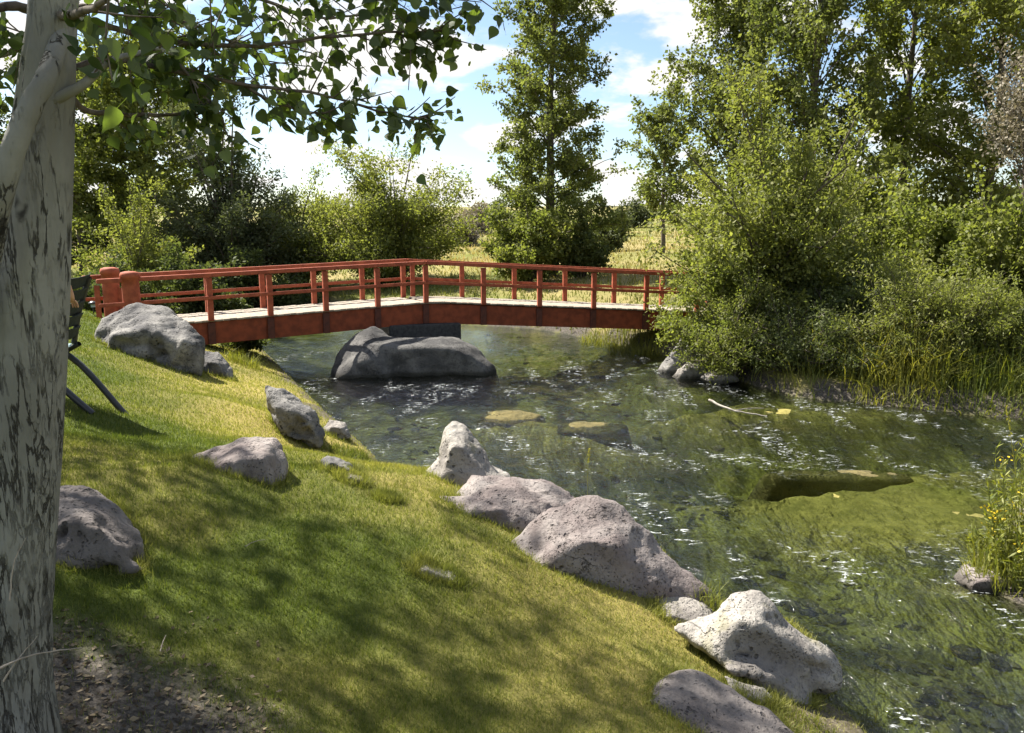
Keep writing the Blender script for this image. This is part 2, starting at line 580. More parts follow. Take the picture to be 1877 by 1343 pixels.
def ground_mat():
    m, nt, out = mat_new('ground')
    b = NB(nt)
    o = b.obj()
    bed, dirt, dry, mead = b.attr('bed'), b.attr('dirt'), b.attr('dry'), b.attr('meadow')
    fine = b.noise(o, 30, 5, 0.7)
    lawn = b.mix(dry, b.mix(fine, (0.045, 0.062, 0.012), (0.10, 0.12, 0.025)), b.mix(fine, (0.22, 0.18, 0.05), (0.36, 0.29, 0.10)))
    soil = b.mix(b.ramp(fine, 0.35, 0.7), (0.045, 0.039, 0.032), (0.14, 0.122, 0.104))
    c = b.mix(dirt, lawn, soil)
    md = b.mix(b.ramp(b.noise(o, 0.16, 5), 0.4, 0.62), (0.12, 0.14, 0.03), (0.26, 0.215, 0.09))
    md = b.mix(b.ramp(b.noise(o, 1.6, 6, 0.7), 0.4, 0.7, 0, 0.5), md, (0.20, 0.16, 0.07))
    c = b.mix(mead, c, md)
    fl = b.mapping(o, (1.0, 0.45, 1), (0, 0, rad(-28)))
    n1 = b.noise(fl, 0.75, 6, 0.6, 0.8)
    n2_ = b.noise(fl, 2.6, 6, 0.65, 0.5)
    n3_ = b.noise(o, 14, 5, 0.7)
    bc = b.mix(b.ramp(n1, 0.40, 0.60), (0.032, 0.036, 0.022), (0.175, 0.172, 0.042))
    bc = b.mix(b.ramp(n2_, 0.54, 0.70, 0, 0.6), bc, (0.20, 0.165, 0.060))
    bc = b.mix(b.ramp(b.noise(fl, 1.5, 6, 0.7, 1.0), 0.54, 0.66, 0, 0.85), bc, (0.018, 0.020, 0.011))
    bc = b.mix(b.ramp(n3_, 0.45, 0.7, 0, 0.4), bc, (0.04, 0.04, 0.018))
    bc = b.mix(b.attr('bar'), bc, b.mix(b.ramp(b.noise(o, 5, 6, 0.7), 0.3, 0.7), (0.14, 0.128, 0.036), (0.31, 0.265, 0.085)))
    c = b.mix(bed, c, bc)
    nrm = b.bump(b.math('ADD', fine, n3_), 0.6, 0.03)
    nt.links.new(b.bsdf(c, 0.95, nrm, 0.1), out.inputs[0])
    return m


def water_mat():
    m, nt, out = mat_new('water')
    b = NB(nt)
    o = b.obj()
    fl = b.mapping(o, (1.0, 0.55, 1), (0, 0, rad(-28)))
    h = b.math('ADD', b.math('MULTIPLY', b.noise(fl, 5.5, 5, 0.6, 0.6), 1.0), b.math('MULTIPLY', b.noise(fl, 19, 4, 0.6, 0.3), 0.30))
    calm = b.attr('calm')
    bm_ = b.n('ShaderNodeBump')
    b.set(bm_, 'Height', h)
    b.set(bm_, 'Strength', b.ramp(calm, 0, 1, 1.0, 0.14))
    bm_.inputs['Distance'].default_value = 0.065
    nrm = bm_.outputs[0]
    fr = b.n('ShaderNodeFresnel')
    fr.inputs['IOR'].default_value = 1.46
    b.set(fr, 'Normal', nrm)
    tr = b.n('ShaderNodeBsdfTransparent')
    tr.inputs['Color'].default_value = (0.62, 0.69, 0.59, 1)
    gl = b.n('ShaderNodeBsdfGlossy')
    gl.inputs['Roughness'].default_value = 0.07
    gl.inputs['Color'].default_value = (1, 1, 1, 1)
    b.set(gl, 'Normal', nrm)
    mx = b.n('ShaderNodeMixShader')
    b.set(mx, 0, fr.outputs[0])
    nt.links.new(tr.outputs[0], mx.inputs[1])
    nt.links.new(gl.outputs[0], mx.inputs[2])
    # foam flecks on the riffles, with sun glints painted white among them
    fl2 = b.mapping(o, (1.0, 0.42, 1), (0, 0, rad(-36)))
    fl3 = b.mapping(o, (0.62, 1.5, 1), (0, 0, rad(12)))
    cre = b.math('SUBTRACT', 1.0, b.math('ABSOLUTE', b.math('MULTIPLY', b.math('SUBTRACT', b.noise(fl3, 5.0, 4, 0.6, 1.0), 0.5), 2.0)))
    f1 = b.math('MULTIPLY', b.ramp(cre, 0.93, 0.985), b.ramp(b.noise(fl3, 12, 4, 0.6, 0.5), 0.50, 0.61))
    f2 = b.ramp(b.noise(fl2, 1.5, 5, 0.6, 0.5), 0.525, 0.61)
    foam_glint = b.math('MULTIPLY', b.math('MULTIPLY', f1, f2), b.attr('foam_glint'))
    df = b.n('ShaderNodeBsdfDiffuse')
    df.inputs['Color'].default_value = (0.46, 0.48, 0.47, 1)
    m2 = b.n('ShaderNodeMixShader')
    b.set(m2, 0, b.math('MINIMUM', foam_glint, 0.9))
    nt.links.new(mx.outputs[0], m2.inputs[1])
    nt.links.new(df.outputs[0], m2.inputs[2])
    nt.links.new(m2.outputs[0], out.inputs[0])
    return m


# ------------------------------------------------------------------ river plan and ground height
def P0(*pts):
    return [tuple(pixz(x, y)[:2]) for x, y in pts]


left_shore = [(7.5, -8), (5.2, -2), (3.9, 2.2)] + P0((1640, 1400), (1575, 1330), (1500, 1290), (1548, 1225), (1450, 1150), (1310, 1115),
    (1215, 1010), (1070, 935), (900, 915), (800, 905), (740, 890), (680, 878), (695, 845), (640, 795), (585, 745), (530, 690), (490, 650)) + \
    [(-8.2, 23.2), (-11, 27), (-16, 30), (-30, 33), (-80, 35)]
right_shore = [(-80, 41), (-30, 39.5), (-15, 38), (-9.5, 35.5), (-6, 31.5)] + P0((840, 592), (1000, 606), (1120, 628), (1235, 655),
    (1225, 680), (1340, 695), (1450, 727), (1600, 744), (1750, 758), (1877, 770)) + \
    [(9.6, 13.0), (10.4, 12.0), (9.8, 11.0)] + P0((1890, 880), (1845, 950), (1790, 1010), (1760, 1045), (1790, 1075), (1877, 1112)) + \
    [(6.2, 5.4), (8, 2.5), (10.5, -3), (14, -8)]
poly = np.array(left_shore + right_shore)
nL = len(left_shore)


def shore(x, y):
    """signed distance (land +, water -) and whether the left bank is the nearer one"""
    x, y = np.asarray(x, float), np.asarray(y, float)
    best = np.full(x.shape, 1e9)
    left = np.zeros(x.shape, bool)
    inside = np.zeros(x.shape, bool)
    n = len(poly)
    for i in range(n):
        a, c = poly[i], poly[(i + 1) % n]
        dx, dy = c - a
        if i != nL - 1 and i != n - 1:
            t = np.clip(((x - a[0]) * dx + (y - a[1]) * dy) / (dx * dx + dy * dy), 0, 1)
            d = np.hypot(x - a[0] - t * dx, y - a[1] - t * dy)
            u = d < best
            best = np.where(u, d, best)
            left = np.where(u, i < nL, left)
        if abs(dy) > 1e-9:
            cr_ = ((a[1] > y) != (c[1] > y)) & (x < dx * (y - a[1]) / dy + a[0])
            inside ^= cr_
    return np.where(inside, -best, best), left


bars = [(945, 768, 1.2, 0.9, 0.42), (1085, 788, 1.5, 0.8, 0.40), (1545, 905, 1.9, 0.75, 0.44), (1370, 750, 2.4, 0.75, 0.47), (1770, 868, 1.6, 0.5, 0.30), (1640, 955, 1.6, 1.0, 0.40), (1770, 1075, 0.45, 0.2, 0.36)]


def ground_full(x, y):
    x, y = np.asarray(x, float), np.asarray(y, float)
    d, left = shore(x, y)
    land = d > 0
    dl = np.maximum(d, 0)
    k = np.interp(y, [0, 3, 7.5, 16, 25, 60], [0.30, 0.32, 0.44, 0.37, 0.16, 0.05])
    zl = 0.10 * sstep(0, 0.15, dl) + k * 6.5 * np.tanh(dl / 6.5)
    zl += (fbm2(x * 0.6, y * 0.6, 3, 3) - 0.5) * 0.22 * sstep(0.2, 1.5, dl)
    zr = 0.28 * sstep(0, 0.5, dl) + 0.10 * np.minimum(dl, 11) + 0.046 * np.clip(dl - 11, 0, 220)
    zr += (fbm2(x * 0.25, y * 0.25, 8, 4) - 0.5) * 0.5 * sstep(1, 6, dl)
    isl = np.exp(-(((x - 5.4) / 1.2) ** 2 + ((y - 7.4) / 1.6) ** 2))
    zr = zr * (1 - 0.5 * isl)
    # far to the left both banks merge into the same rising field
    m = np.where(left, 1.0, 0.0)
    zland = m * zl + (1 - m) * zr
    zland += 0.045 * np.clip(y - 44, 0, 200) * m
    dw = np.maximum(-d, 0)
    zb = -0.10 * sstep(0, 0.2, dw) - 0.55 * sstep(0.1, 2.6, dw)
    zb += (fbm2(x * 0.9, y * 0.9, 21, 4) - 0.5) * 0.36 * sstep(0.2, 1.2, dw)
    bar = np.zeros(x.shape)
    for px, py, sx, sy, amp in bars:
        c = pixz(px, py)
        ex, ey = x - c[0], y - c[1]
        g = np.exp(-(np.abs(ex / sx) ** 2.5 + np.abs((ey + 0.12 * ex) / sy) ** 2.5))
        g = g * (0.75 + 0.5 * fbm2(x * 2.2, y * 2.2, 31, 3))
        zb += amp * g
        bar = np.maximum(bar, g)
    zb = np.minimum(zb, -0.035 + 0.13 * (fbm2(x * 3.1, y * 3.1, 41, 4) - 0.5))
    z = np.where(land, zland, zb)
    return z, d, left, bar


def gz(x, y):
    return float(ground_full(np.array([x]), np.array([y]))[0][0])


def on_ground(px, py):
    """where the sight line through a measured point meets the ground"""
    r = ray(px, py)
    t = np.linspace(1.2, 60, 3000)
    P = np.array((0, 0, HC)) + t[:, None] * r
    z = np.maximum(ground_full(P[:, 0], P[:, 1])[0], 0)
    i = int(np.argmax(P[:, 2] < z))
    return P[i] if i else P[-1]


def lines(lo, f0, f1, hi, step, grow=1.13):
    a = list(np.arange(f0, f1 + 1e-6, step))
    s = step
    v = a[-1]
    while v < hi:
        s *= grow
        v += s
        a.append(v)
    s, v, pre = step, f0, []
    while v > lo:
        s *= grow
        v -= s
        pre.append(v)
    return np.array(pre[::-1] + a)


def grid(xs, ys):
    X, Y = np.meshgrid(xs, ys)
    nx, ny = len(xs), len(ys)
    i = np.arange(ny - 1)[:, None] * nx + np.arange(nx - 1)[None]
    Fq = np.stack([i, i + 1, i + nx + 1, i + nx], -1).reshape(-1, 4)
    return X.ravel(), Y.ravel(), Fq


TREE = (-1.83, 2.55)


def dirt_amount(x, y):
    d = np.hypot((x - TREE[0] - 0.22) / 0.80, (y - TREE[1] - 0.14) / 0.85)
    return sstep(1.12, 0.55, d + (fbm2(x * 3, y * 3, 51, 4) - 0.5) * 0.8)


def shore_soil(x, y, d):
    w = np.interp(y, [0, 4.9, 6.0], [0.95, 0.85, 0.40])
    return sstep(w, w * 0.35, d + (fbm2(x * 2.3, y * 2.3, 55, 4) - 0.5) * 0.8)


def dry_amount(x, y, d):
    n = fbm2(x * 0.9, y * 0.9, 61, 4)
    return np.clip(sstep(3.3, 0.5, d) * 0.9 + (n - 0.5) * 1.5 + 0.10, 0, 1)


xs = lines(-700, -10, 11, 700, 0.11)
ys = lines(-60, 1.0, 30, 900, 0.11)
gx, gy, gF = grid(xs, ys)
gzv, gd, gleft, gbar = ground_full(gx, gy)
lawn_zone = gleft & (gy < 26)
part('ground', np.stack([gx, gy, gzv], 1), gF, ground_mat(), None, True, {
    'bed': sstep(0.10, -0.05, gd + (fbm2(gx * 4, gy * 4, 71, 3) - 0.5) * 0.2),
    'dirt': np.maximum(np.maximum(dirt_amount(gx, gy), 0.85 * shore_soil(gx, gy, gd)) * lawn_zone, sstep(0.75, 0.3, gd + (fbm2(gx * 2, gy * 2, 75, 3) - 0.5) * 0.8) * ~lawn_zone),
    'dry': dry_amount(gx, gy, gd),
    'bar': np.clip(gbar * 1.5 - 0.35, 0, 1),
    'meadow': np.where(lawn_zone, 0.0, sstep(0.3, 0.8, gd + (fbm2(gx * 2, gy * 2, 75, 3) - 0.5) * 0.8))})
tag(bpy.data.objects['ground'], kind='structure')

# water surface
wx = np.concatenate([lines(-80, -9, 9.5, 30, 0.075, 1.1)])
wy = [2.6]
while wy[-1] < 46:
    wy.append(wy[-1] + max(0.045, 0.0052 * wy[-1]))
wX, wY, wF = grid(wx, np.array(wy))
wz_, wd, _, wbar = ground_full(wX, wY)
keep = (wd < 0.35)[wF].any(axis=1)
ca, sa = math.cos(rad(-30)), math.sin(rad(-30))
U, Vv = wX * ca - wY * sa, wX * sa + wY * ca
calm = np.exp(-(((wX - 4.2) / 2.0) ** 2 + ((wY - 8.9) / 1.5) ** 2))
calm = np.clip(calm * 1.2 + sstep(19, 24, wY) * 0.75, 0, 1)
wave = (fbm2(U * 1.1, Vv * 0.8, 81, 3) - 0.5) * 0.07 + (fbm2(U * 3.6, Vv * 2.6, 85, 3) - 0.5) * 0.055
wave = wave * (1 - 0.8 * calm)
used = np.unique(wF[keep])
remap = np.full(len(wX), -1)
remap[used] = np.arange(len(used))
foam_glint_w = np.clip(1.15 - 1.3 * calm, 0, 1) * sstep(26, 18, wY)
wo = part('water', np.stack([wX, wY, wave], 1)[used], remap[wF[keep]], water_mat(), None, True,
          {'calm': calm[used], 'foam_glint': foam_glint_w[used]})
tag(wo, kind='structure')


# ------------------------------------------------------------------ rocks
def hull_pts(outline, Y0, t, fs=0.55, ins=0.66):
    """silhouette at mid depth, a smaller steep front face before it, a smaller back behind it"""
    cx0, cy0 = sum(q[0] for q in outline) / len(outline), sum(q[1] for q in outline) / len(outline)
    outline = [(cx0 + (x - cx0) * 1.06, cy0 + (y - cy0) * 1.06) for x, y in outline]
    ys_ = [p[1] for p in outline]
    y1, y0 = max(ys_), min(ys_)
    cxm = sum(q[0] for q in outline) / len(outline)
    out = []
    for px, py in outline:
        h = (y1 - py) / max(1, (y1 - y0))
        out.append(pix(px, py, Y0 + t * (0.06 + fs * h)))
        out.append(pix(cxm + (px - cxm) * (0.80 if h < 0.35 else ins), y1 - (y1 - py) * (1.0 if h < 0.2 else ins), Y0 + t * 0.05 * h))
        out.append(pix(cxm + (px - cxm) * 0.8, y1 - (y1 - py) * 0.92, Y0 + t * (1.05 - 0.25 * h)))
    return out


def rock(name, label, hulls, mat, base=None, Y0=None, group='boulders along the stream bank', rough=0.10, vox=None, smooth=2, seed=0, cat='boulder', cav=0.0):
    """hulls: list of (outline pixels, depth offset, thickness) measured on the photograph, built at its own distance with its own depth"""
    if Y0 is None:
        Y0 = on_ground(*base)[1]
    V, Fc, allp = [], [], []
    bm = bmesh.new()
    for hl in hulls:
        b2 = bmesh.new()
        pts = hl if isinstance(hl, list) else hull_pts(hl[0], Y0 + hl[1], hl[2], *hl[3:])
        allp += pts
        for p in pts:
            b2.verts.new(p)
        r = bmesh.ops.convex_hull(b2, input=b2.verts)
        bmesh.ops.delete(b2, geom=[e for e in r['geom_interior'] if isinstance(e, bmesh.types.BMVert)], context='VERTS')
        bmesh.ops.recalc_face_normals(b2, faces=b2.faces)
        tmp = bpy.data.meshes.new('tmp')
        b2.to_mesh(tmp)
        b2.free()
        bm.from_mesh(tmp)
        bpy.data.meshes.remove(tmp)
    allp = np.array(allp)
    size = np.ptp(allp, axis=0)
    S = float(size.max())
    me = bpy.data.meshes.new('rock_src')
    bm.to_mesh(me)
    bm.free()
    o = bpy.data.objects.new('rock_src', me)
    col.objects.link(o)
    md = o.modifiers.new('r', 'REMESH')
    md.mode = 'VOXEL'
    md.voxel_size = vox or max(S / 46, 0.012)
    dg = bpy.context.evaluated_depsgraph_get()
    m2 = bpy.data.meshes.new_from_object(o.evaluated_get(dg))
    bpy.data.objects.remove(o)
    bpy.data.meshes.remove(me)
    bm = bmesh.new()
    bm.from_mesh(m2)
    for _ in range(smooth):
        bmesh.ops.smooth_vert(bm, verts=bm.verts, factor=0.5, use_axis_x=True, use_axis_y=True, use_axis_z=True)
    bm.normal_update()
    co = np.array([v.co[:] for v in bm.verts])
    no = np.array([v.normal[:] for v in bm.verts])
    q = co / S
    d = (fbm3(q * 3.2 + seed, 7 + seed, 4) - 0.5) * 0.9 * rough
    rid = np.abs(fbm3(q * 4.5 + seed * 3.1, 40 + seed, 4) - 0.5) * 2
    d += (0.22 - np.minimum(rid, 0.5)) * 0.65 * rough
    d += (fbm3(q * 20 + seed, 90 + seed, 3) - 0.5) * 0.20 * rough
    pit = sstep(0.64, 0.72, n3(q * 22 + seed, 120 + seed)) * sstep(0.42, 0.6, fbm3(q * 4, 130 + seed, 2))
    d -= pit * 0.10 * rough
    if cav:
        d -= cav * sstep(0.58, 0.70, fbm3(q * np.array((4.5, 4.5, 6.5)) + seed * 1.7, 160 + seed, 3)) * sstep(0.75, 0.2, no[:, 2])
    co = co + no * (d * S)[:, None]
    for v, c in zip(bm.verts, co):
        v.co = c
    base_c = np.array((co[:, 0].mean(), co[:, 1].mean(), co[:, 2].min()))
    for v in bm.verts:
        v.co -= Vector(base_c)
    bm.to_mesh(m2)
    bm.free()
    m2.name = name
    m2.materials.clear()
    m2.materials.append(mat)
    m2.polygons.foreach_set('use_smooth', np.full(len(m2.polygons), True))
    ro = link(name, m2, None, base_c)
    tag(ro, label, cat, group)
    return ro


R = M
rock('boulder', 'large pale-topped boulder on the lawn beside the bridge end posts',
     [([(172, 625), (190, 580), (250, 560), (300, 566), (335, 590), (350, 640), (330, 690), (200, 650)], 0, 1.5),
      ([(300, 610), (340, 590), (368, 625), (370, 690), (300, 690)], 0.0, 0.9)], R['rock_grey'], base=(290, 668), rough=0.09, seed=1, cav=0.07)
rock('boulder', 'small dark rounded rock on the lawn just right of the boulder at the bridge end',
     [([(360, 665), (375, 645), (400, 648), (425, 675), (428, 700), (362, 702)], 0, 0.6)], R['rock_grey'], base=(395, 690), rough=0.09, seed=2)
rock('boulder', 'tilted dark-sided boulder standing upright at the lawn edge above the water',
     [([(488, 720), (492, 708), (520, 716), (575, 752), (592, 790), (585, 818), (520, 790), (500, 765)], 0, 0.7),
      ([(530, 770), (590, 780), (592, 850), (545, 835)], 0.15, 0.6)], R['rock_grey'], base=(560, 822), rough=0.10, seed=3, cav=0.08)
rock('boulder', 'squat grey boulder alone on the sunlit lawn with blunt right face',
     [([(345, 850), (362, 832), (440, 806), (502, 804), (520, 845), (518, 910), (470, 915), (350, 880)], 0, 0.7)], R['rock_lilac'], base=(480, 888), rough=0.07, seed=4)
rock('boulder', 'pointed triangular boulder standing in the stream with a dark front face',
     [([(800, 880), (815, 835), (818, 782), (832, 773), (850, 780), (880, 815), (900, 860), (850, 900)], 0, 0.8),
      ([(762, 898), (770, 878), (812, 835), (870, 840), (930, 868), (945, 905), (850, 915)], -0.05, 0.9)], R['rock_pale'], base=(850, 895), rough=0.06, seed=5, smooth=1)
rock('boulder', 'long pale boulder with two humps at the water edge, between pointed rock and biggest boulder',
     [([(840, 905), (868, 872), (900, 872), (1000, 883), (1045, 905), (1065, 935), (1050, 970), (860, 970)], 0.25, 0.8),
      ([(800, 912), (850, 905), (910, 893), (970, 910), (1010, 960), (985, 1010), (905, 985), (820, 935)], 0, 0.6)], R['rock_lilac'], base=(960, 985), rough=0.07, seed=6)
rock('boulder', 'biggest lilac-grey boulder sloping along the lawn edge to the water',
     [([(910, 1010), (1000, 945), (1050, 912), (1090, 910), (1135, 930), (1200, 988), (1295, 1080), (1315, 1150), (1200, 1140), (1080, 1090), (950, 1050)], 0, 0.9)],
     R['rock_lilac'], base=(1100, 1075), rough=0.075, seed=7)
rock('boulder', 'jagged pale boulder with a blunt knob and dark hollows, nearest the water at lower right',
     [([(1270, 1175), (1318, 1112), (1345, 1086), (1395, 1090), (1430, 1135), (1520, 1205), (1500, 1250), (1400, 1250)], 0.05, 0.5),
      ([(1240, 1150), (1300, 1130), (1420, 1150), (1500, 1175), (1548, 1215), (1540, 1255), (1470, 1270), (1300, 1200)], 0.08, 0.45),
      ([(1300, 1185), (1380, 1195), (1470, 1245), (1500, 1310), (1440, 1310), (1350, 1250)], -0.08, 0.4)], R['rock_pale'], base=(1440, 1275), rough=0.07, seed=8, smooth=2, cav=0.09)
rock('boulder', 'pale weathered shelf of rock between the dark slab and the jagged boulder',
     [([(1330, 1240), (1400, 1262), (1440, 1310), (1410, 1335), (1360, 1290)], 0.1, 0.3)], R['rock_pale'], base=(1400, 1310), rough=0.07, seed=19)
rock('boulder', 'low brown boulder in the shade beside the foreground tree trunk',
     [([(60, 930), (105, 890), (160, 892), (215, 930), (255, 975), (275, 1045), (200, 1060), (60, 1075)], 0, 1.0)], R['rock_slab'], base=(180, 1052), rough=0.07, seed=10, cav=0.10)
rock('stone', 'flat pale stone sunk in the sunlit and shaded lawn',
     [([(735, 1040), (775, 1028), (830, 1050), (850, 1070), (780, 1075)], 0, 0.35)], R['rock_pale'], base=(790, 1062), rough=0.05, seed=11, group='stones sunk in the lawn', cat='stone')
rock('stone', 'tiny pale stone in the lawn left of the two-humped boulder',
     [([(690, 915), (710, 905), (732, 916), (712, 926)], 0, 0.2)], R['rock_pale'], base=(710, 920), rough=0.05, seed=12, group='stones sunk in the lawn', cat='stone')
rock('stone', 'small white stone on the water edge behind the bright grass patch',
     [([(588, 790), (605, 770), (632, 775), (642, 800), (600, 808)], 0, 0.35)], R['rock_pale'], base=(612, 802), rough=0.09, seed=13, group='small shore stones', cat='stone')
rock('stone', 'small striped grey stone in the hollow under the tilted boulder',
     [([(588, 845), (600, 834), (640, 846), (652, 868), (600, 872)], 0, 0.35)], R['rock_grey'], base=(620, 868), rough=0.09, seed=14, group='small shore stones', cat='stone')
rock('stone', 'flat dark stone at the grass edge below the striped stone',
     [([(618, 878), (640, 866), (665, 874), (670, 890), (625, 892)], 0, 0.25)], R['rock_slab'], base=(645, 886), rough=0.08, seed=15, group='small shore stones', cat='stone')
rock('boulder', 'broad flat-topped boulder in midstream carrying the middle of the red bridge',
     [([(606, 694), (620, 650), (655, 608), (684, 598), (720, 625), (720, 712)], 0.0, 1.7, 0.62, 0.5),
      ([(630, 708), (655, 650), (690, 622), (830, 622), (872, 640), (903, 668), (915, 708), (780, 732)], 0.25, 2.6, 0.22, 0.86)],
     R['rock_dark'], Y0=16.75, rough=0.045, seed=16)
rock('boulder', 'dark boulder on the far bank under the right end of the bridge',
     [([(1208, 675), (1240, 640), (1258, 612), (1282, 608), (1320, 640), (1340, 700), (1215, 695)], 0, 1.2)], R['rock_grey'], base=(1250, 685), rough=0.08, seed=17)
rock('boulder', 'bright white rock lying at the water line below the willow',
     [([(1232, 690), (1262, 662), (1298, 655), (1310, 690), (1250, 702)], -0.35, 0.5)], R['rock_pale'], base=(1270, 690), rough=0.08, seed=18)
rock('boulder', 'low pale rock ledge at the water line just right of the white rock',
     [([(1285, 692), (1300, 678), (1345, 684), (1356, 698), (1300, 706)], -0.45, 0.5)], R['rock_pale'], base=(1320, 696), rough=0.08, seed=20)


def dome(px, py, rx, ry, top, bottom, rot=0.0, flat_=0.55, c=None):
    """low stone rising from the stream bed: stacked rings handed to the same rock maker"""
    c = pixz(px, py) if c is None else c
    pts = []
    for z, f in ((bottom, 1.3), (top + (bottom - top) * 0.45, 1.12), (top - 0.06, 0.92), (top, flat_)):
        for a in np.linspace(0, 2 * np.pi, 11, endpoint=False):
            k = f * (0.85 + 0.3 * math.sin(a * 2 + px) ** 2)
            x, y = rx * k * math.cos(a), ry * k * math.sin(a)
            pts.append(np.array((c[0] + x * math.cos(rot) - y * math.sin(rot), c[1] + x * math.sin(rot) + y * math.cos(rot), z)))
    return pts


sc_ = on_ground(1325, 1318)
q_ = on_ground(1255, 1150)
rock('boulder', 'low pale rock shelf linking the biggest boulder and the jagged one', [([(1165, 1098), (1215, 1085), (1290, 1105), (1335, 1150), (1330, 1195), (1250, 1160)], -0.02, 0.35, 0.8, 0.6)], R['rock_pale'], Y0=q_[1], rough=0.06, seed=29)
rock('boulder', 'flat dark grey slab with shallow pits at the bottom edge of the lawn', [[p + np.array((0, 0, 0.30 * (sc_[0] - p[0]))) for p in dome(0, 0, 0.46, 0.36, sc_[2] + 0.075, sc_[2] - 0.35, rad(-35), 0.72, sc_)]], R['rock_slab'], Y0=0, rough=0.045, seed=9)
WG = 'wet stones in the stream'
rock('stone', 'brown wet stone breaking the surface below the bridge rock', [dome(938, 760, 0.55, 0.45, 0.05, -0.9, 0, 0.3)], R['rock_wet'], Y0=0, rough=0.07, seed=22, group=WG, cat='stone')
rock('stone', 'low wet stone barely above water right of the brown one, midstream', [dome(1075, 778, 0.75, 0.4, 0.01, -0.9, 0, 0.35)], R['rock_wet'], Y0=0, rough=0.05, seed=23, group=WG, cat='stone')
rock('ledge', 'long sunken rock ledge with a dark side and lit yellow edge in the calm water', [dome(1530, 866, 1.15, 0.24, -0.004, -0.95, rad(-3), 0.88)], R['rock_wet'], Y0=0, rough=0.03, seed=24, group=WG, cat='rock')
rock('boulder', 'dark wet muddy rock under the yellow-flowered weeds at the right edge',
     [([(1752, 1060), (1770, 1030), (1830, 1025), (1900, 1050), (1940, 1120), (1860, 1115), (1780, 1085)], 0, 0.8)], R['rock_lilac'], base=(1830, 1090), rough=0.10, seed=25)

# cobbles and gravel lying on the stream bed
rng = np.random.default_rng(77)
N = 5200
Yc = 4.2 * (26 / 4.2) ** rng.uniform(0, 1, N)
Xc = Yc * rng.uniform(-0.45, 0.72, N)
zc_, dc_, _, bc_ = ground_full(Xc, Yc)
ok = (dc_ < 0.05) & (fbm2(Xc * 0.8, Yc * 0.8, 141, 3) + 0.25 * rng.uniform(size=N) > 0.66) & (zc_ < -0.13)
Xc, Yc, zc_ = Xc[ok], Yc[ok], zc_[ok]
bm = bmesh.new()
bmesh.ops.create_icosphere(bm, subdivisions=1, radius=1)
iv = np.array([v.co[:] for v in bm.verts])
if_ = np.array([[v.index for v in f.verts] for f in bm.faces])
bm.free()
n = len(Xc)
sz = 0.02 + 0.085 * rng.uniform(size=n) ** 3
sca = sz[:, None] * rng.uniform(0.7, 1.4, (n, 3)) * np.array((1.2, 1.0, 0.6))
CV = iv[None] * sca[:, None] * rng.uniform(0.62, 1.2, (n, len(iv), 1)) + np.stack([Xc, Yc, zc_ - sz * 0.05], 1)[:, None]
CF = if_[None] + (np.arange(n) * len(iv))[:, None, None]
M['cobble'] = leaf_mat('cobble', (0.030, 0.030, 0.016), (0.13, 0.12, 0.045), 0.0, 0.0)
co_ = part('streambed_cobbles', CV.reshape(-1, 3), CF.reshape(-1, 3), M['cobble'], None, False, {'rnd': np.repeat(rng.uniform(size=n) ** 1.6, len(iv))})
tag(co_, 'brown and olive cobbles on the stream bed', 'cobbles', None, 'stuff')

# ------------------------------------------------------------------ bridge
A = np.array((-7.61, 15.86, 1.23))
V_ = np.array((-2.09, 19.1, 1.44))
dR = np.array((5.53, 1.30, -0.31)) / 5.68
E_ = V_ + dR * 9.3
BW = 1.6
BH = 0.94


def flat(v):
    v = np.array((v[0], v[1], 0.0))
    return v / np.linalg.norm(v)


fl_, fr_ = flat(V_ - A), flat(E_ - V_)
nl_, nr_ = np.array((-fl_[1], fl_[0], 0)), np.array((-fr_[1], fr_[0], 0))
nm = (nl_ + nr_) / (1 + nl_ @ nr_)
bridge = thing('footbridge', 'red wooden footbridge in two spans meeting over the midstream boulder', 'bridge', V_ - np.array((0, 0, 1.44)))
boff = wloc(bridge)


def beam_piece(name, p, q, up, side, h, w, mat, bev=0.008, miter=None):
    """straight timber from p to q (its near lower edge line), h tall and w deep along side"""
    p, q = np.array(p), np.array(q)
    sp = side if miter is None else miter[0]
    sq = side if miter is None else miter[1]
    u = np.array((0, 0, 1.0))
    vs8 = [p, q, q + sq * w, p + sp * w]
    V8 = np.array(vs8 + [v + u * h for v in vs8])
    F8 = [(0, 3, 2, 1), (4, 5, 6, 7), (0, 1, 5, 4), (1, 2, 6, 5), (2, 3, 7, 6), (3, 0, 4, 7)]
    bm = bmesh.new()
    bv = [bm.verts.new(v - boff) for v in V8]
    for f in F8:
        bm.faces.new([bv[i] for i in f])
    if bev:
        bmesh.ops.bevel(bm, geom=bm.edges[:], offset=bev, segments=2, affect='EDGES')
    return link(name, bm_mesh(name, bm, mat), bridge)


up = np.array((0, 0, 1.0))
ZN = np.zeros(3)
BD = 0.52
# side beams (near and far)
for off, inw in ((0.0, 1), (BW, -1)):
    a, v, e = A + nl_ * off, V_ + nm * off, E_ + nr_ * off
    w = 0.10 * inw
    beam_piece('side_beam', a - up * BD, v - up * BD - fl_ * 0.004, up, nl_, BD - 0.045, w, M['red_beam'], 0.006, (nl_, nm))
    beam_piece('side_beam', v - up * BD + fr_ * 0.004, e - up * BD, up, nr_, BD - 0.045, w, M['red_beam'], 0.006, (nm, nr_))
# deck planks
PW = 0.142
bmp = box_VF(0, 0, 0, PW - 0.007, 1, 0.042, 0.005)
plank_me = [bm_mesh('plank', bmp, M['plank'])]


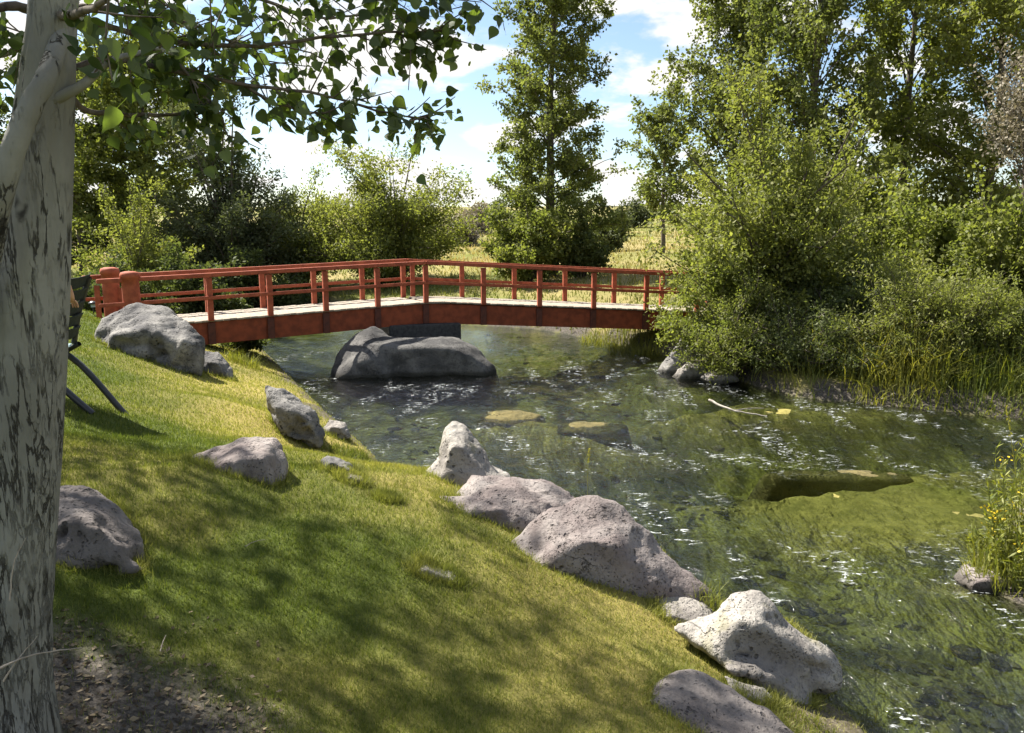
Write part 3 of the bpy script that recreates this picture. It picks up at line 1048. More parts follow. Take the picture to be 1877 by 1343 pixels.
def lay(p, q, n, f, fan=False):
    L = np.linalg.norm((q - p)[:2])
    k = int(L / PW)
    slope = math.atan2(q[2] - p[2], L)
    for i in range(k):
        t = (i + 0.5) / k
        c = p + (q - p) * t + n * (BW / 2)
        o = link('plank', plank_me[0], bridge, c - boff - up * 0.02 + up * 0.004 * math.sin(i * 2.1))
        o.rotation_euler = (0, -slope, math.atan2(f[1], f[0]) + 0.004 * math.sin(i * 1.7))
        o.scale = (L / k / PW, BW + 0.10 + 0.02 * math.sin(i * 3.3), 1)


lay(A, V_, nl_, fl_)
lay(V_ + fr_ * 0.46, E_, nr_, fr_)
# filler wedge boards at the bend
for j in range(4):
    t0, t1 = j / 4, (j + 1) / 4
    p0 = V_ + nm * BW
    a0, a1 = V_ - nl_ * 0.05 + fr_ * 0.46 * t0, V_ - nl_ * 0.05 + fr_ * 0.46 * t1
    b0 = p0 + (V_ + fr_ * 0.46 + nr_ * BW - p0) * t0
    b1 = p0 + (V_ + fr_ * 0.46 + nr_ * BW - p0) * t1
    g = fr_ * 0.003
    vs = [a0 + g, a1 - g, b1 - g, b0 + g]
    Vw = np.array([x - up * 0.041 for x in vs] + [x + up * 0.002 for x in vs])
    part('plank', Vw, np.array([(0, 3, 2, 1), (4, 5, 6, 7), (0, 1, 5, 4), (1, 2, 6, 5), (2, 3, 7, 6), (3, 0, 4, 7)]), M['plank'], bridge)

# posts
post_w = 0.115


def post(p, f, n, inw, hbase, near):
    bm = box_VF(0, 0, (BH - 0.06 + hbase) / 2 - hbase, post_w, 0.10, BH - 0.06 + hbase, 0.008)
    me = bm_mesh('post', bm, M['red_paint'])
    ang = math.atan2(f[1], f[0])
    c = p - n * inw * 0.055
    link('post', me, bridge, c - boff, (0, 0, ang))
    if near:
        bm = box_VF(0, 0, 0, 0.15, 0.05, BD - 0.06, 0.006)
        link('bracket', bm_mesh('bracket', bm, M['dark_bracket']), bridge, p - n * inw * 0.031 - up * (0.045 + (BD - 0.06) / 2 + 0.015) - boff, (0, 0, ang))


sL, sR = 4.94 / 4, 5.68 / 4
for off, inw, near in ((0.0, 1, True), (BW, -1, False)):
    v = V_ + nm * off
    for k in range(1, 5):
        post(v - (V_ - A) / np.linalg.norm(V_ - A) * sL * k, fl_, nl_, inw, 0.02, near)
    for k in range(1, 7):
        post(v + dR * sR * k, fr_, nr_, inw, 0.02, near)
    if near:
        post(v, flat(fl_ + fr_), nm / np.linalg.norm(nm), inw, 0.02, True)
    else:
        post(v - fl_ * 0.12, fl_, nl_, inw, 0.02, False)
        post(v + fr_ * 0.12, fr_, nr_, inw, 0.02, False)
# rails
sl_dir = (V_ - A) / np.linalg.norm(V_ - A)
far_end = np.array((-8.57, 16.95, 0))
for off, inw in ((0.0, 1), (BW, -1)):
    a, v, e = A + nl_ * off, V_ + nm * off, E_ + nr_ * off
    a = a - sl_dir * (0.62 if off == 0 else 0.80)
    o_ = -0.155 if off == 0 else 0.06
    for nmx, hh, ht, ww, oo in (('top_rail', BH - 0.045, 0.085, 0.15, 0.0), ('middle_rail', 0.43, 0.075, 0.05, 0.0)):
        if nmx == 'middle_rail':
            q0 = -0.158 if off == 0 else 0.108
            if off > 0:
                ww = 0.05
        else:
            q0 = -0.135 if off == 0 else -0.015
        beam_piece(nmx, a + nl_ * q0 + up * hh, v + nm * q0 - fl_ * 0.002 + up * hh, up, nl_, ht, ww, M['red_paint'], 0.012, (nl_, nm))
        beam_piece(nmx, v + nm * q0 + fr_ * 0.002 + up * hh, e + nr_ * q0 + up * hh, up, nr_, ht, ww, M['red_paint'], 0.012, (nm, nr_))


# thick round end posts with collars and caps
def end_post(c, r, h, zb):
    prof = [(r * 0.98, 0), (r, 0.05), (r, h * 0.78), (r * 1.0, h * 0.9), (r * 1.12, h * 0.905), (r * 1.14, h * 0.95), (r * 1.02, h * 0.985), (r * 0.55, h), (0.002, h + 0.004)]
    n = 24
    ang = np.linspace(0, 2 * np.pi, n, endpoint=False)
    Vp = np.array([(c[0] + rr * math.cos(a), c[1] + rr * math.sin(a), zb + z) for rr, z in prof for a in ang])
    i = np.arange(len(prof) - 1)[:, None] * n + np.arange(n)[None]
    j = np.arange(len(prof) - 1)[:, None] * n + (np.arange(n)[None] + 1) % n
    Fp = np.stack([i, j, j + n, i + n], -1).reshape(-1, 4)
    part('end_post', Vp, Fp, M['red_paint'], bridge, True)


pa = A - sl_dir * 0.02 - nl_ * 0.06
end_post(pa, 0.165, 1.42, A[2] - 0.32)
end_post(far_end, 0.17, 1.55, A[2] - 0.42)
end_post(E_ - nr_ * 0.06, 0.165, 1.35, E_[2] - 0.3)
end_post(E_ + nr_ * (BW + 0.06), 0.165, 1.35, E_[2] - 0.3)
# short flared wing rail and leaning board at the left end
wa, wb = pa - fl_ * 0.1, far_end
beam_piece('wing_board', far_end + np.array((-0.30, -0.12, A[2] - 0.4)), far_end + np.array((-0.18, -0.12, A[2] - 0.4)), up, nl_, 1.15, 0.05, M['red_paint'], 0.006)
beam_piece('wing_board', far_end + np.array((0.16, -0.05, A[2] - 0.4)), far_end + np.array((0.42, -0.05, A[2] - 0.4)), up, nl_, 1.1, 0.05, M['red_paint'], 0.006)
# pier block on the boulder
pc = V_ + nm * 0.50 + np.array((-0.02, 0, 0))
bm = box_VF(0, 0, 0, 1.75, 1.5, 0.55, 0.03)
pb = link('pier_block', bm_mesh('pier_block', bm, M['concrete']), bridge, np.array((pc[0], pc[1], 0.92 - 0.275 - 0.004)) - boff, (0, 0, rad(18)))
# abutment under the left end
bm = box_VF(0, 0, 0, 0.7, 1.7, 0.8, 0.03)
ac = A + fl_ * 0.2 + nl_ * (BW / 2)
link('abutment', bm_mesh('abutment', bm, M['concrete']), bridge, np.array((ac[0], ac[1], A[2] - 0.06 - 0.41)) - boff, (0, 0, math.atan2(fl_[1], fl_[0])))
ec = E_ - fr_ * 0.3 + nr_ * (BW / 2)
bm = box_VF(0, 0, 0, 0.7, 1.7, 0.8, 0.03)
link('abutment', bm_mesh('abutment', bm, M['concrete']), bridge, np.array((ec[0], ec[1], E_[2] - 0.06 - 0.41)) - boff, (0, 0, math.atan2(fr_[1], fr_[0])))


# ------------------------------------------------------------------ foliage
def unit(v):
    return v / (np.linalg.norm(v, axis=-1, keepdims=True) + 1e-9)


def leaf_quads(P, axis, L, wr, rng, upb=0.6):
    n = len(P)
    nrm = unit(rng.normal(size=(n, 3)) * 0.8 + np.array((0, 0, upb)))
    b = unit(np.cross(axis, nrm))
    L = L[:, None]
    Vq = np.stack([P, P + axis * L * 0.45 + b * L * wr, P + axis * L, P + axis * L * 0.45 - b * L * wr], 1).reshape(-1, 3)
    Fq = np.arange(n * 4).reshape(-1, 4)
    return Vq, Fq


def col_env(h):
    return np.where(h < 0.12, 0.55 + 3.5 * h, np.where(h < 0.6, 1.0, np.maximum(0.06, 1.0 - ((h - 0.6) / 0.4) ** 1.35 * 0.95)))


def tree(name, label, base, H, Rr, n_leaf, ls, mat, kind='column', seed=0, group=None, cat='tree', nl=70, nsub=8, up=(25, 50), wr=0.36, h0=0.08,
         bark='bark_grey', sigma=0.13, tr=None, env=None, sub=0.34, lean=(0, 0), cut=None, squash=1.0, depth=1.0):
    rng = np.random.default_rng(1000 + seed)
    n_leaf, ls = int(n_leaf * 1.42), ls * 1.22
    base = np.array(base, float)
    root = thing(name, label, cat, base, group)
    tr = tr or H * 0.014 + 0.03
    tl, limbs = [], []
    env = env or col_env
    if kind == 'column':
        hs = np.linspace(0, 1, 12)
        wob = np.cumsum(rng.normal(size=(12, 2)) * 0.012 * H, axis=0) * 0.35
        T = np.stack([base[0] + wob[:, 0] + lean[0] * hs * H, base[1] + wob[:, 1] + lean[1] * hs * H, base[2] - 0.1 + hs * H * 0.97], 1)
        tl.append((T, tr * (1 - hs * 0.93) ** 0.9))
        for i in range(nl):
            h = h0 + (0.97 - h0) * ((i + rng.uniform(0, 1)) / nl)
            s = np.array([np.interp(h, hs, T[:, k]) for k in range(3)])
            az = i * 2.39996 + rng.uniform(-0.5, 0.5)
            el = rad(rng.uniform(*up) + 18 * h)
            r = Rr * float(env(np.array(h))) * rng.uniform(0.62, 1.18)
            t = np.linspace(0, 1, 6)
            dz = math.tan(el) * r * (t - 0.25 * t * t)
            hd = np.array((math.cos(az), math.sin(az) * depth))
            jit = rng.normal(size=(6, 3)) * 0.04 * r * t[:, None]
            Pp = np.stack([s[0] + hd[0] * r * t, s[1] + hd[1] * r * t, s[2] + dz], 1) + jit
            limbs.append((Pp, (0.16 * tr * (1 - h * 0.6) + 0.006) * (1 - 0.8 * t)))
    else:
        for i in range(nl):
            az = i * 2.39996 + rng.uniform(-0.4, 0.4)
            u = rng.uniform(0.02, 1) if i % 4 else rng.uniform(0.5, 1)
            el = math.acos(1 - u * 0.98) if kind == 'round' else rad(rng.uniform(40, 88))
            el = math.pi / 2 - el
            rr = rng.uniform(0.60, 1.03)
            end = base + np.array((math.cos(az) * math.cos(el) * Rr * rr, math.sin(az) * math.cos(el) * Rr * rr * depth, (0.22 + 0.86 * math.sin(el)) * H * rr * squash))
            mid = base + (end - base) * np.array((0.35, 0.35, 0.6)) + rng.normal(size=3) * 0.06 * Rr
            st = base + np.array((math.cos(az), math.sin(az), 0)) * 0.07 * Rr * rng.uniform(0.2, 1) + np.array((0, 0, -0.1))
            Pp = bez([st, mid, end], 8)
            t = np.linspace(0, 1, 8)
            limbs.append((Pp, (tr * 0.55 * rng.uniform(0.5, 1.1)) * (1 - 0.85 * t) + 0.004))
    S0, S1, cl, low = [], [], [], []
    for Pp, Rd in limbs:
        Ld = np.linalg.norm(Pp[-1] - Pp[0])
        for j in range(nsub):
            t = 1.0 if j == 0 else rng.uniform(0.22, 1.0)
            if kind != 'column' and j:
                t = rng.uniform(0.3, 1.0)
            x = t * (len(Pp) - 1)
            i = min(int(x), len(Pp) - 2)
            s = Pp[i] + (Pp[i + 1] - Pp[i]) * (x - i)
            d0 = unit(Pp[i + 1] - Pp[i])
            d = unit(d0 * 0.75 + rng.normal(size=3) * 0.62 + np.array((0, 0, 0.22)))
            l = min(Ld, 2.4) * sub * rng.uniform(0.55, 1.2) * (1.15 - 0.45 * t)
            S0.append(s)
            S1.append(s + d * l)
            cl.append(rng.uniform())
            tl_sub = np.array([s, s + d * l * 0.55 + rng.normal(size=3) * 0.04 * l, s + d * l])
            if j % 3 == 0:
                low.append((tl_sub, np.array((0.012, 0.008, 0.003)) * (0.6 + H / 14)))
    S0, S1, cl = np.array(S0), np.array(S1), np.array(cl)
    Ls = np.linalg.norm(S1 - S0, axis=1)
    wgt = Ls * np.array([0.45 + 1.1 * rng.uniform() for _ in Ls])
    k = rng.choice(len(S0), n_leaf, p=wgt / wgt.sum())
    t = rng.uniform(0.0, 1.08, n_leaf)[:, None]
    P = S0[k] + (S1[k] - S0[k]) * t + rng.normal(size=(n_leaf, 3)) * sigma * np.array((1, 1, 0.75))
    ok = P[:, 2] > base[2] + 0.05
    P, k = P[ok], k[ok]
    ax = unit(unit(S1[k] - S0[k]) * 0.5 + rng.normal(size=P.shape) * 0.7 + np.array((0, 0, -0.25)))
    L = ls * rng.uniform(0.6, 1.25, len(P))
    Vq, Fq = leaf_quads(P, ax, L, wr, rng)
    rnd = np.clip(0.55 * cl[k] + 0.45 * rng.uniform(size=len(P)) + 0.0, 0, 1)
    Vt, Ft = tubes(limbs, 4)
    if tl:
        V6, F6 = tubes(tl, 9)
        Vt, Ft = np.vstack([V6, Vt]), np.vstack([F6, Ft + len(V6)])
    Vs, Fs = tubes(low, 3)
    part('trunk' if kind == 'column' else 'stems', np.vstack([Vt, Vs]), np.vstack([Ft, Fs + len(Vt)]), M[bark], root, True)
    part('crown', Vq, Fq, mat, root, False, {'rnd': np.repeat(rnd, 4)})
    return root


def at(px, Y):
    """ground point at distance Y in the direction of picture column px"""
    x = (px - CX) / F * (Y * math.cos(PITCH) + 1.6 * math.sin(PITCH))
    return (x, Y, gz(x, Y))


def Htop(px, py, Y):
    return pix(px, py, Y)[2] - at(px, Y)[2]


G_L, G_R = 'trees behind the left half of the bridge', 'trees on the right bank'
wenv = lambda h: np.where(h < 0.5, 0.92 + 0.16 * np.sin(h * 6.3), np.maximum(0.08, 1.02 - ((h - 0.5) / 0.5) ** 1.6 * 0.92))
b0 = at(1012, 36)
tree('cottonwood_tree', 'tall dark columnar cottonwood standing alone against the sky in the centre', b0, 15.5, 2.6, 36000, 0.125, M['leaf_cotton'], 'column', 1, None, nl=110, nsub=9, up=(14, 36), h0=0.05, env=wenv, sigma=0.12, tr=0.24, sub=0.36)
tree('leafy_bush', 'rounded yellow-green bush at the left foot of the tall cottonwood', at(965, 33.5), Htop(965, 355, 33.5), 1.9, 12000, 0.115, M['leaf_green'], 'round', 2, None, 'bush', nl=34, nsub=9, sigma=0.14)
tree('leafy_bush', 'dark green bush at the right foot of the tall cottonwood', at(1066, 34), Htop(1066, 405, 34), 1.15, 7000, 0.115, M['leaf_dark'], 'round', 3, None, 'bush', nl=24, nsub=8, sigma=0.12)
tree('leafy_bush', 'small grey-green bush on the field right of the tall cottonwood', at(1120, 52), Htop(1120, 356, 52), 1.5, 4000, 0.16, M['leaf_olive'], 'round', 4, None, 'bush', nl=20, nsub=7, sigma=0.16)
# left group
tree('willow_bush', 'wide yellow-topped willow with slanting stems, rightmost of the left group', at(712, 37), Htop(690, 262, 37), 4.0, 38000, 0.135, M['leaf_willow'], 'round', 11, G_L, 'willow', nl=80, nsub=10, wr=0.24, sigma=0.26, sub=0.36)
tree('willow_bush', 'pale green willow between the dark olive tree and the wide yellow willow', at(552, 38), Htop(552, 290, 38), 3.0, 20000, 0.125, M['leaf_willow'], 'round', 12, G_L, 'willow', nl=46, nsub=10, wr=0.24, sigma=0.22)
tree('olive_tree', 'greyish dark olive tree with ragged top in the middle of the left group', at(425, 36), Htop(425, 195, 36), 3.6, 33000, 0.14, M['leaf_olive'], 'round', 13, G_L, nl=60, nsub=10, wr=0.24, sigma=0.2, sub=0.42)
tree('willow_bush', 'light yellow-green willow bush in front of the dark trees, just right of the trunk', at(258, 31), Htop(258, 290, 31), 2.0, 14000, 0.11, M['leaf_willow'], 'round', 14, G_L, 'willow', nl=34, nsub=9, wr=0.24, sigma=0.14)
tree('cottonwood_tree', 'dark tall cottonwood rising behind the light willow bush at left', at(285, 39), Htop(285, 70, 39), 3.7, 27000, 0.165, M['leaf_green'], 'column', 15, G_L, nl=70, nsub=8, sigma=0.2, up=(15, 45))
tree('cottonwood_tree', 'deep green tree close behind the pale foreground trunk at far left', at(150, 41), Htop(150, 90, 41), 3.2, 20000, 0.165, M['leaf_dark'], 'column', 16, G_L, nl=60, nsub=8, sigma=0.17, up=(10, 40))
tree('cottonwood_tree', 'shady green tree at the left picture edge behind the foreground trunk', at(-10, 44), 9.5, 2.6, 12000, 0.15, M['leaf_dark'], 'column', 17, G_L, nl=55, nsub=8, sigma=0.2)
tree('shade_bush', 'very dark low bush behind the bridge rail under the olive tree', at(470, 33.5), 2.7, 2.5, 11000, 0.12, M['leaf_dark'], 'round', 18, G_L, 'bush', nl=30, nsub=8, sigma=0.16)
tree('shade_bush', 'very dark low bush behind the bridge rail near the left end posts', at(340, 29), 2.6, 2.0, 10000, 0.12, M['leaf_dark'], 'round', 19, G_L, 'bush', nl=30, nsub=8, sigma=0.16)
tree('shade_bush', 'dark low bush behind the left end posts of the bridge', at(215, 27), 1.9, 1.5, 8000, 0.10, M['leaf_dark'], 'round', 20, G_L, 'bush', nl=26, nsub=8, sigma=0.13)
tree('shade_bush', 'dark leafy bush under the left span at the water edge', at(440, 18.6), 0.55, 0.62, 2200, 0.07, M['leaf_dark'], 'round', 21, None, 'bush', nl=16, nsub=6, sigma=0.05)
# right bank
tree('willow_tree', 'big yellow-green willow leaning over the right end of the bridge', at(1420, 18.2), Htop(1400, 140, 18.2), 3.0, 50000, 0.088, M['leaf_willow'], 'round', 31, G_R, 'willow', nl=72, nsub=12, wr=0.26, sigma=0.13, sub=0.40, depth=0.8)
tree('willow_bush', 'leafy lower willow skirt hiding the right end of the bridge rail', at(1330, 17.3), Htop(1330, 470, 17.3), 1.35, 12000, 0.075, M['leaf_green'], 'round', 32, G_R, 'willow', nl=34, nsub=9, wr=0.28, sigma=0.09, depth=0.7)
tree('cottonwood_tree', 'slim pale cottonwood with visible trunk left of the big willow', at(1212, 46), Htop(1212, 190, 46), 1.7, 6500, 0.16, M['leaf_cotton'], 'column', 33, G_R, nl=46, nsub=6, sigma=0.14, h0=0.2, up=(30, 60))
tree('cottonwood_tree', 'tall cottonwood behind the left shoulder of the big willow', at(1330, 30), 11.6, 2.1, 20000, 0.125, M['leaf_cotton'], 'column', 34, G_R, nl=80, nsub=8, up=(35, 62), sigma=0.14)
tree('cottonwood_tree', 'tall cottonwood directly behind the big willow, reaching above the frame', at(1475, 27), 12.5, 2.3, 24000, 0.12, M['leaf_cotton'], 'column', 35, G_R, nl=90, nsub=8, up=(35, 60), sigma=0.14)
tree('cottonwood_tree', 'tall cottonwood right of the big willow with sky gaps in its crown', at(1635, 29), 12.5, 2.2, 19000, 0.125, M['leaf_green'], 'column', 36, G_R, nl=80, nsub=8, up=(30, 60), sigma=0.14)
tree('cottonwood_tree', 'tall yellowish cottonwood at the upper right corner', at(1790, 26), 12.0, 2.3, 20000, 0.12, M['leaf_willow'], 'column', 37, G_R, nl=80, nsub=8, up=(30, 60), sigma=0.15)
tree('dry_bush', 'greyish half-bare tree at the right edge in front of the cottonwoods', at(1862, 21), Htop(1862, 90, 21), 1.15, 4200, 0.075, M['leaf_grey'], 'column', 38, G_R, nl=60, nsub=9, up=(35, 65), sigma=0.14, h0=0.45)
tree('leafy_bush', 'broad green shrub at the right edge above the tall grass', at(1850, 17.5), Htop(1850, 320, 17.5), 1.5, 17000, 0.085, M['leaf_green'], 'round', 39, G_R, 'bush', nl=40, nsub=10, sigma=0.11)
tree('leafy_bush', 'shaded green shrub behind the tall grass right of the willow', at(1680, 21), Htop(1680, 370, 21), 2.5, 17000, 0.10, M['leaf_green'], 'round', 40, G_R, 'bush', nl=36, nsub=9, sigma=0.13)
tree('leafy_bush', 'mid-green tree filling the gap just right of the big willow top', at(1580, 24), Htop(1580, 290, 24), 2.3, 14000, 0.12, M['leaf_green'], 'round', 43, G_R, 'bush', nl=44, nsub=9, sigma=0.18)
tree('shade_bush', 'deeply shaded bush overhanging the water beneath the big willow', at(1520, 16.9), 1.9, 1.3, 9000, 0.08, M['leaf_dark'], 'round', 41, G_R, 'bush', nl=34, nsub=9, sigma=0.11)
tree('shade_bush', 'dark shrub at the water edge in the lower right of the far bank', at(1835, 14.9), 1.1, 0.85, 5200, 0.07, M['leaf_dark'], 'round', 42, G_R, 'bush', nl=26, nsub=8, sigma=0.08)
for k_, (px, Y, py, rr_, nn, mt, lab) in enumerate([
        (1345, 16.6, 500, 1.25, 11000, 'leaf_green', 'feathery green willow shoots hanging to the water below the bridge end'),
        (1450, 15.85, 560, 1.05, 8000, 'leaf_dark', 'shaded willow undergrowth at the water line under the big willow'),
        (1555, 15.2, 560, 0.95, 8000, 'leaf_dark', 'dark leafy weeds at the water line right of the shaded hollow'),
        (1650, 15.0, 490, 1.15, 13000, 'leaf_willow', 'tall pale yellow-green weed clump on the far bank, middle of the grassy stretch'),
        (1745, 14.8, 485, 1.10, 13000, 'leaf_willow', 'pale yellow-green weed clump nearer the right edge of the far bank'),
        (1840, 14.7, 500, 1.05, 11000, 'leaf_green', 'green weed clump touching the right picture edge on the far bank')]):
    tree('bank_shrub', lab, at(px, Y), Htop(px, py, Y) * 0.95, rr_, nn, 0.062, M[mt], 'round', 80 + k_, 'shrubs and weeds along the far bank', 'shrub', nl=70, nsub=7, wr=0.16, sigma=0.08, tr=0.03, sub=0.3)
# far field
for i, (px, Y, top, rr, lab) in enumerate([
        (865, 80, 372, 2.6, 'hazy grey-green shrub on the far field left of the tall cottonwood'),
        (838, 62, 400, 1.5, 'greyish leafless shrub on the field beside the wide yellow willow'),
        (905, 95, 365, 3.0, 'far pale shrub showing just left of the tall cottonwood crown'),
        (1165, 90, 372, 2.2, 'far pale shrub between the tall cottonwood and the slim one')]):
    tree('field_shrub', lab, at(px, Y), Htop(px, top, Y), rr, 3500, 0.22, M['leaf_grey'] if i < 2 else M['leaf_olive'], 'round', 50 + i, 'shrubs on the far field', 'shrub', nl=22, nsub=7, sigma=0.3)


# ------------------------------------------------------------------ grass
def blades(name, X, Y, Z, h, w, lean, rng, mat, rnd, segs=1, parent=None, kind='stuff'):
    n = len(X)
    az = rng.uniform(0, 2 * np.pi, n)
    la = rng.uniform(0, 1, n) * lean
    d = np.stack([np.cos(az), np.sin(az)], 1)
    fa = rng.uniform(0, 2 * np.pi, n)
    s = np.stack([np.cos(fa), np.sin(fa), np.zeros(n)], 1) * (w / 2)[:, None]
    B = np.stack([X, Y, Z], 1)
    off = lambda t: np.stack([d[:, 0] * la * h * t ** 1.8, d[:, 1] * la * h * t ** 1.8, h * (t - 0.35 * la * t * t)], 1)
    if segs == 1:
        Vq = np.stack([B - s, B + s, B + off(1.0)], 1).reshape(-1, 3)
        Fq = [np.arange(n * 3).reshape(-1, 3)]
        k = 3
    else:
        m = B + off(0.55)
        Vq = np.stack([B - s, B + s, m + s * 0.75, m - s * 0.75, B + off(1.0)], 1).reshape(-1, 3)
        i = np.arange(n)[:, None] * 5
        Fq = [np.concatenate([i, i + 1, i + 2, i + 3], 1), np.concatenate([i + 3, i + 2, i + 4], 1)]
        k = 5
    o = part(name, Vq, Fq, mat, parent, False, {'rnd': np.repeat(rnd, k)})
    return tag(o, kind=kind) if kind else o


rng = np.random.default_rng(5)
# lawn, thinning out with distance
N = 640000
Yl = 1.9 * (26 / 1.9) ** rng.uniform(0, 1, N)
Xl = Yl * rng.uniform(-0.80, 0.55, N)
zl, dl_, lf, _ = ground_full(Xl, Yl)
da = np.maximum(dirt_amount(Xl, Yl), 0.85 * shore_soil(Xl, Yl, dl_))
clump = fbm2(Xl * 7, Yl * 7, 91, 3)
ok = (dl_ > 0.02) & lf & (rng.uniform(size=N) > da * 0.93) & (rng.uniform(size=N) < 0.45 + clump)
Xl, Yl, zl, dl_ = Xl[ok], Yl[ok], zl[ok], dl_[ok]
n = len(Xl)
dry = dry_amount(Xl, Yl, dl_)
rv = np.clip(dry * 0.75 + rng.uniform(-0.22, 0.28, n) + (rng.uniform(size=n) > 0.95) * 0.4, 0, 1)
hh = (0.017 + 0.024 * rng.uniform(size=n)) * (0.7 + 0.7 * fbm2(Xl * 2.5, Yl * 2.5, 95, 3)) + 0.0012 * Yl
lg = blades('lawn_grass', Xl, Yl, zl - 0.004, hh, np.maximum(0.0034, 0.00105 * Yl), 0.9, rng, M['lawn_blade'], rv)
tag(lg, 'short mown lawn grass on the left bank, yellow at the rocks', 'grass')

# longer grass left standing round the boulders
FX, FY = [], []
for o_ in [o for o in col.objects if o.get('category') in ('boulder', 'stone')]:
    co = np.zeros(len(o_.data.vertices) * 3, np.float32)
    o_.data.vertices.foreach_get('co', co)
    co = co.reshape(-1, 3) + np.array(o_.location)
    zz_, dd_, ll_, _ = ground_full(co[:, 0], co[:, 1])
    k_ = np.where((np.abs(co[:, 2] - zz_) < 0.035) & ll_ & (dd_ > 0.05) & (co[:, 1] < 20))[0]
    if len(k_):
        k_ = rng.choice(k_, min(5 * len(k_), 2600))
        FX.append(co[k_, 0] + rng.normal(size=len(k_)) * 0.028)
        FY.append(co[k_, 1] + rng.normal(size=len(k_)) * 0.028 - 0.01)
FX, FY = np.concatenate(FX), np.concatenate(FY)
fz, fd, _, _ = ground_full(FX, FY)
n = len(FX)
fg = blades('fringe_grass', FX, FY, fz - 0.005, (0.035 + 0.055 * rng.uniform(size=n) ** 2) * (1 + 0.03 * FY), np.maximum(0.0036, 0.001 * FY), 1.1, rng, M['lawn_blade'],
            np.clip(0.25 + 0.75 * rng.uniform(size=n) * fbm2(FX * 3, FY * 3, 97, 2) * 1.6, 0, 1))
tag(fg, 'longer uncut grass fringing the feet of the boulders', 'grass')

# meadow behind the bridge
N = 60000
Ym = 20 * (95 / 20) ** rng.uniform(0, 1, N)
Xm = Ym * rng.uniform(-0.62, 0.72, N)
zm, dm, lf, _ = ground_full(Xm, Ym)
ok = (dm > 0.1) & ~(lf & (Ym < 26))
Xm, Ym, zm, dm = Xm[ok], Ym[ok], zm[ok], dm[ok]
n = len(Xm)
gn = fbm2(Xm * 0.12, Ym * 0.10, 101, 4)
rv = np.clip((gn - 0.5) * 2.0 + 0.25 + 0.5 * sstep(4, 11, dm) + rng.uniform(-0.25, 0.25, n), 0, 1)
mg = blades('meadow_grass', Xm, Ym, zm - 0.02, (0.12 + 0.26 * rng.uniform(size=n)) * (0.6 + 0.8 * gn), 0.009 + 0.0009 * Ym, 1.0, rng, M['meadow_blade'], rv, 2)
tag(mg, 'tall golden and green meadow grass behind the bridge', 'grass')

# tall bank grass on the right bank
N = 60000
Yb = rng.uniform(12.5, 24, N)
Xb = Yb * rng.uniform(0.20, 0.78, N)
zb_, db, lf, _ = ground_full(Xb, Yb)
pxx, _, _ = project(np.stack([Xb, Yb, zb_], 1))
wgt = np.where(pxx > 1560, 0.75, 0.2)
ok = (db > 0.0) & ~lf & (db < 6.5) & (rng.uniform(size=N) < wgt)
Xb, Yb, zb_, db = Xb[ok], Yb[ok], zb_[ok], db[ok]
n = len(Xb)
gn = fbm2(Xb * 0.7, Yb * 0.7, 111, 3)
hb = (0.45 + 0.75 * rng.uniform(size=n) ** 1.2) * (0.55 + 0.9 * gn) * sstep(-0.3, 0.8, db)
rb = blades('bank_grass', Xb, Yb, zb_ - 0.02, hb, 0.012 + 0.012 * rng.uniform(size=n), 1.1, rng, M['reed_blade'], np.clip((gn - 0.45) * 2 + rng.uniform(-0.1, 0.7, n), 0, 1), 2)
tag(rb, 'tall arching green and straw grass along the far right bank', 'grass')


def tuft(label, px, py, n, h, spread, seed, matn='reed_blade', base_rnd=0.2, width=0.006, name='grass_tuft', loc=None, lean=0.9):
    rng = np.random.default_rng(seed)
    p = on_ground(px, py) if loc is None else np.array(loc, float)
    a, r = rng.uniform(0, 2 * np.pi, n), spread * np.sqrt(rng.uniform(0, 1, n))
    X, Y = p[0] + r * np.cos(a), p[1] + r * np.sin(a)
    Z = np.maximum(ground_full(X, Y)[0], p[2] - 0.15) if loc is None else np.full(n, p[2])
    root = thing(name, label, 'grass', p, 'grass tufts at the water edge')
    blades('blade_clump', X, Y, Z - 0.01, h * rng.uniform(0.45, 1.1, n), np.full(n, width) * rng.uniform(0.7, 1.3, n), lean, rng, M[matn],
           np.clip(base_rnd + rng.uniform(-0.2, 0.35, n), 0, 1), 2, root, None)
    return root


tuft('upright green grass tuft between the biggest boulder and the jagged pale one', 1300, 1125, 150, 0.30, 0.10, 1)
tuft('bright green grassy patch at the water edge below the tilted boulder', 655, 845, 1100, 0.15, 0.36, 2, 'lawn_blade', 0.15, 0.009)
tuft('thin grass tuft on the two-humped boulder by the water', 1085, 925, 40, 0.24, 0.07, 3, 'lawn_blade', 0.4)
tuft('green grass tuft growing in the dark hollow of the jagged boulder', 1515, 1250, 70, 0.17, 0.07, 4)
tuft('small pale grass tuft in the brown shallows at the bottom edge', 1595, 1310, 50, 0.16, 0.06, 5, 'reed_blade', 0.4)
tuft('fringe of yellow moss and grass behind the knob of the jagged boulder', 1460, 1150, 160, 0.07, 0.16, 6, 'lawn_blade', 0.75)
tuft('bright lawn fringe at the bottom edge between slab and shallows', 1480, 1335, 420, 0.07, 0.18, 7, 'lawn_blade', 0.35)
tuft('weedy grass tuft at the foot of the bridge beside the small dark rock', 445, 668, 260, 0.35, 0.35, 8, 'reed_blade', 0.3, 0.010)
tuft('straw grass fringe on the far bank under the right span', 1180, 640, 700, 0.5, 1.0, 9, 'reed_blade', 0.65, 0.016)
tuft('green grass fringe beneath the right span next to the dark boulder', 1120, 622, 500, 0.45, 0.9, 10, 'reed_blade', 0.35, 0.016)


tuft('thick green grass clump among the weeds on the muddy point', 1845, 1050, 420, 0.55, 0.30, 11, 'reed_blade', 0.35, 0.008)

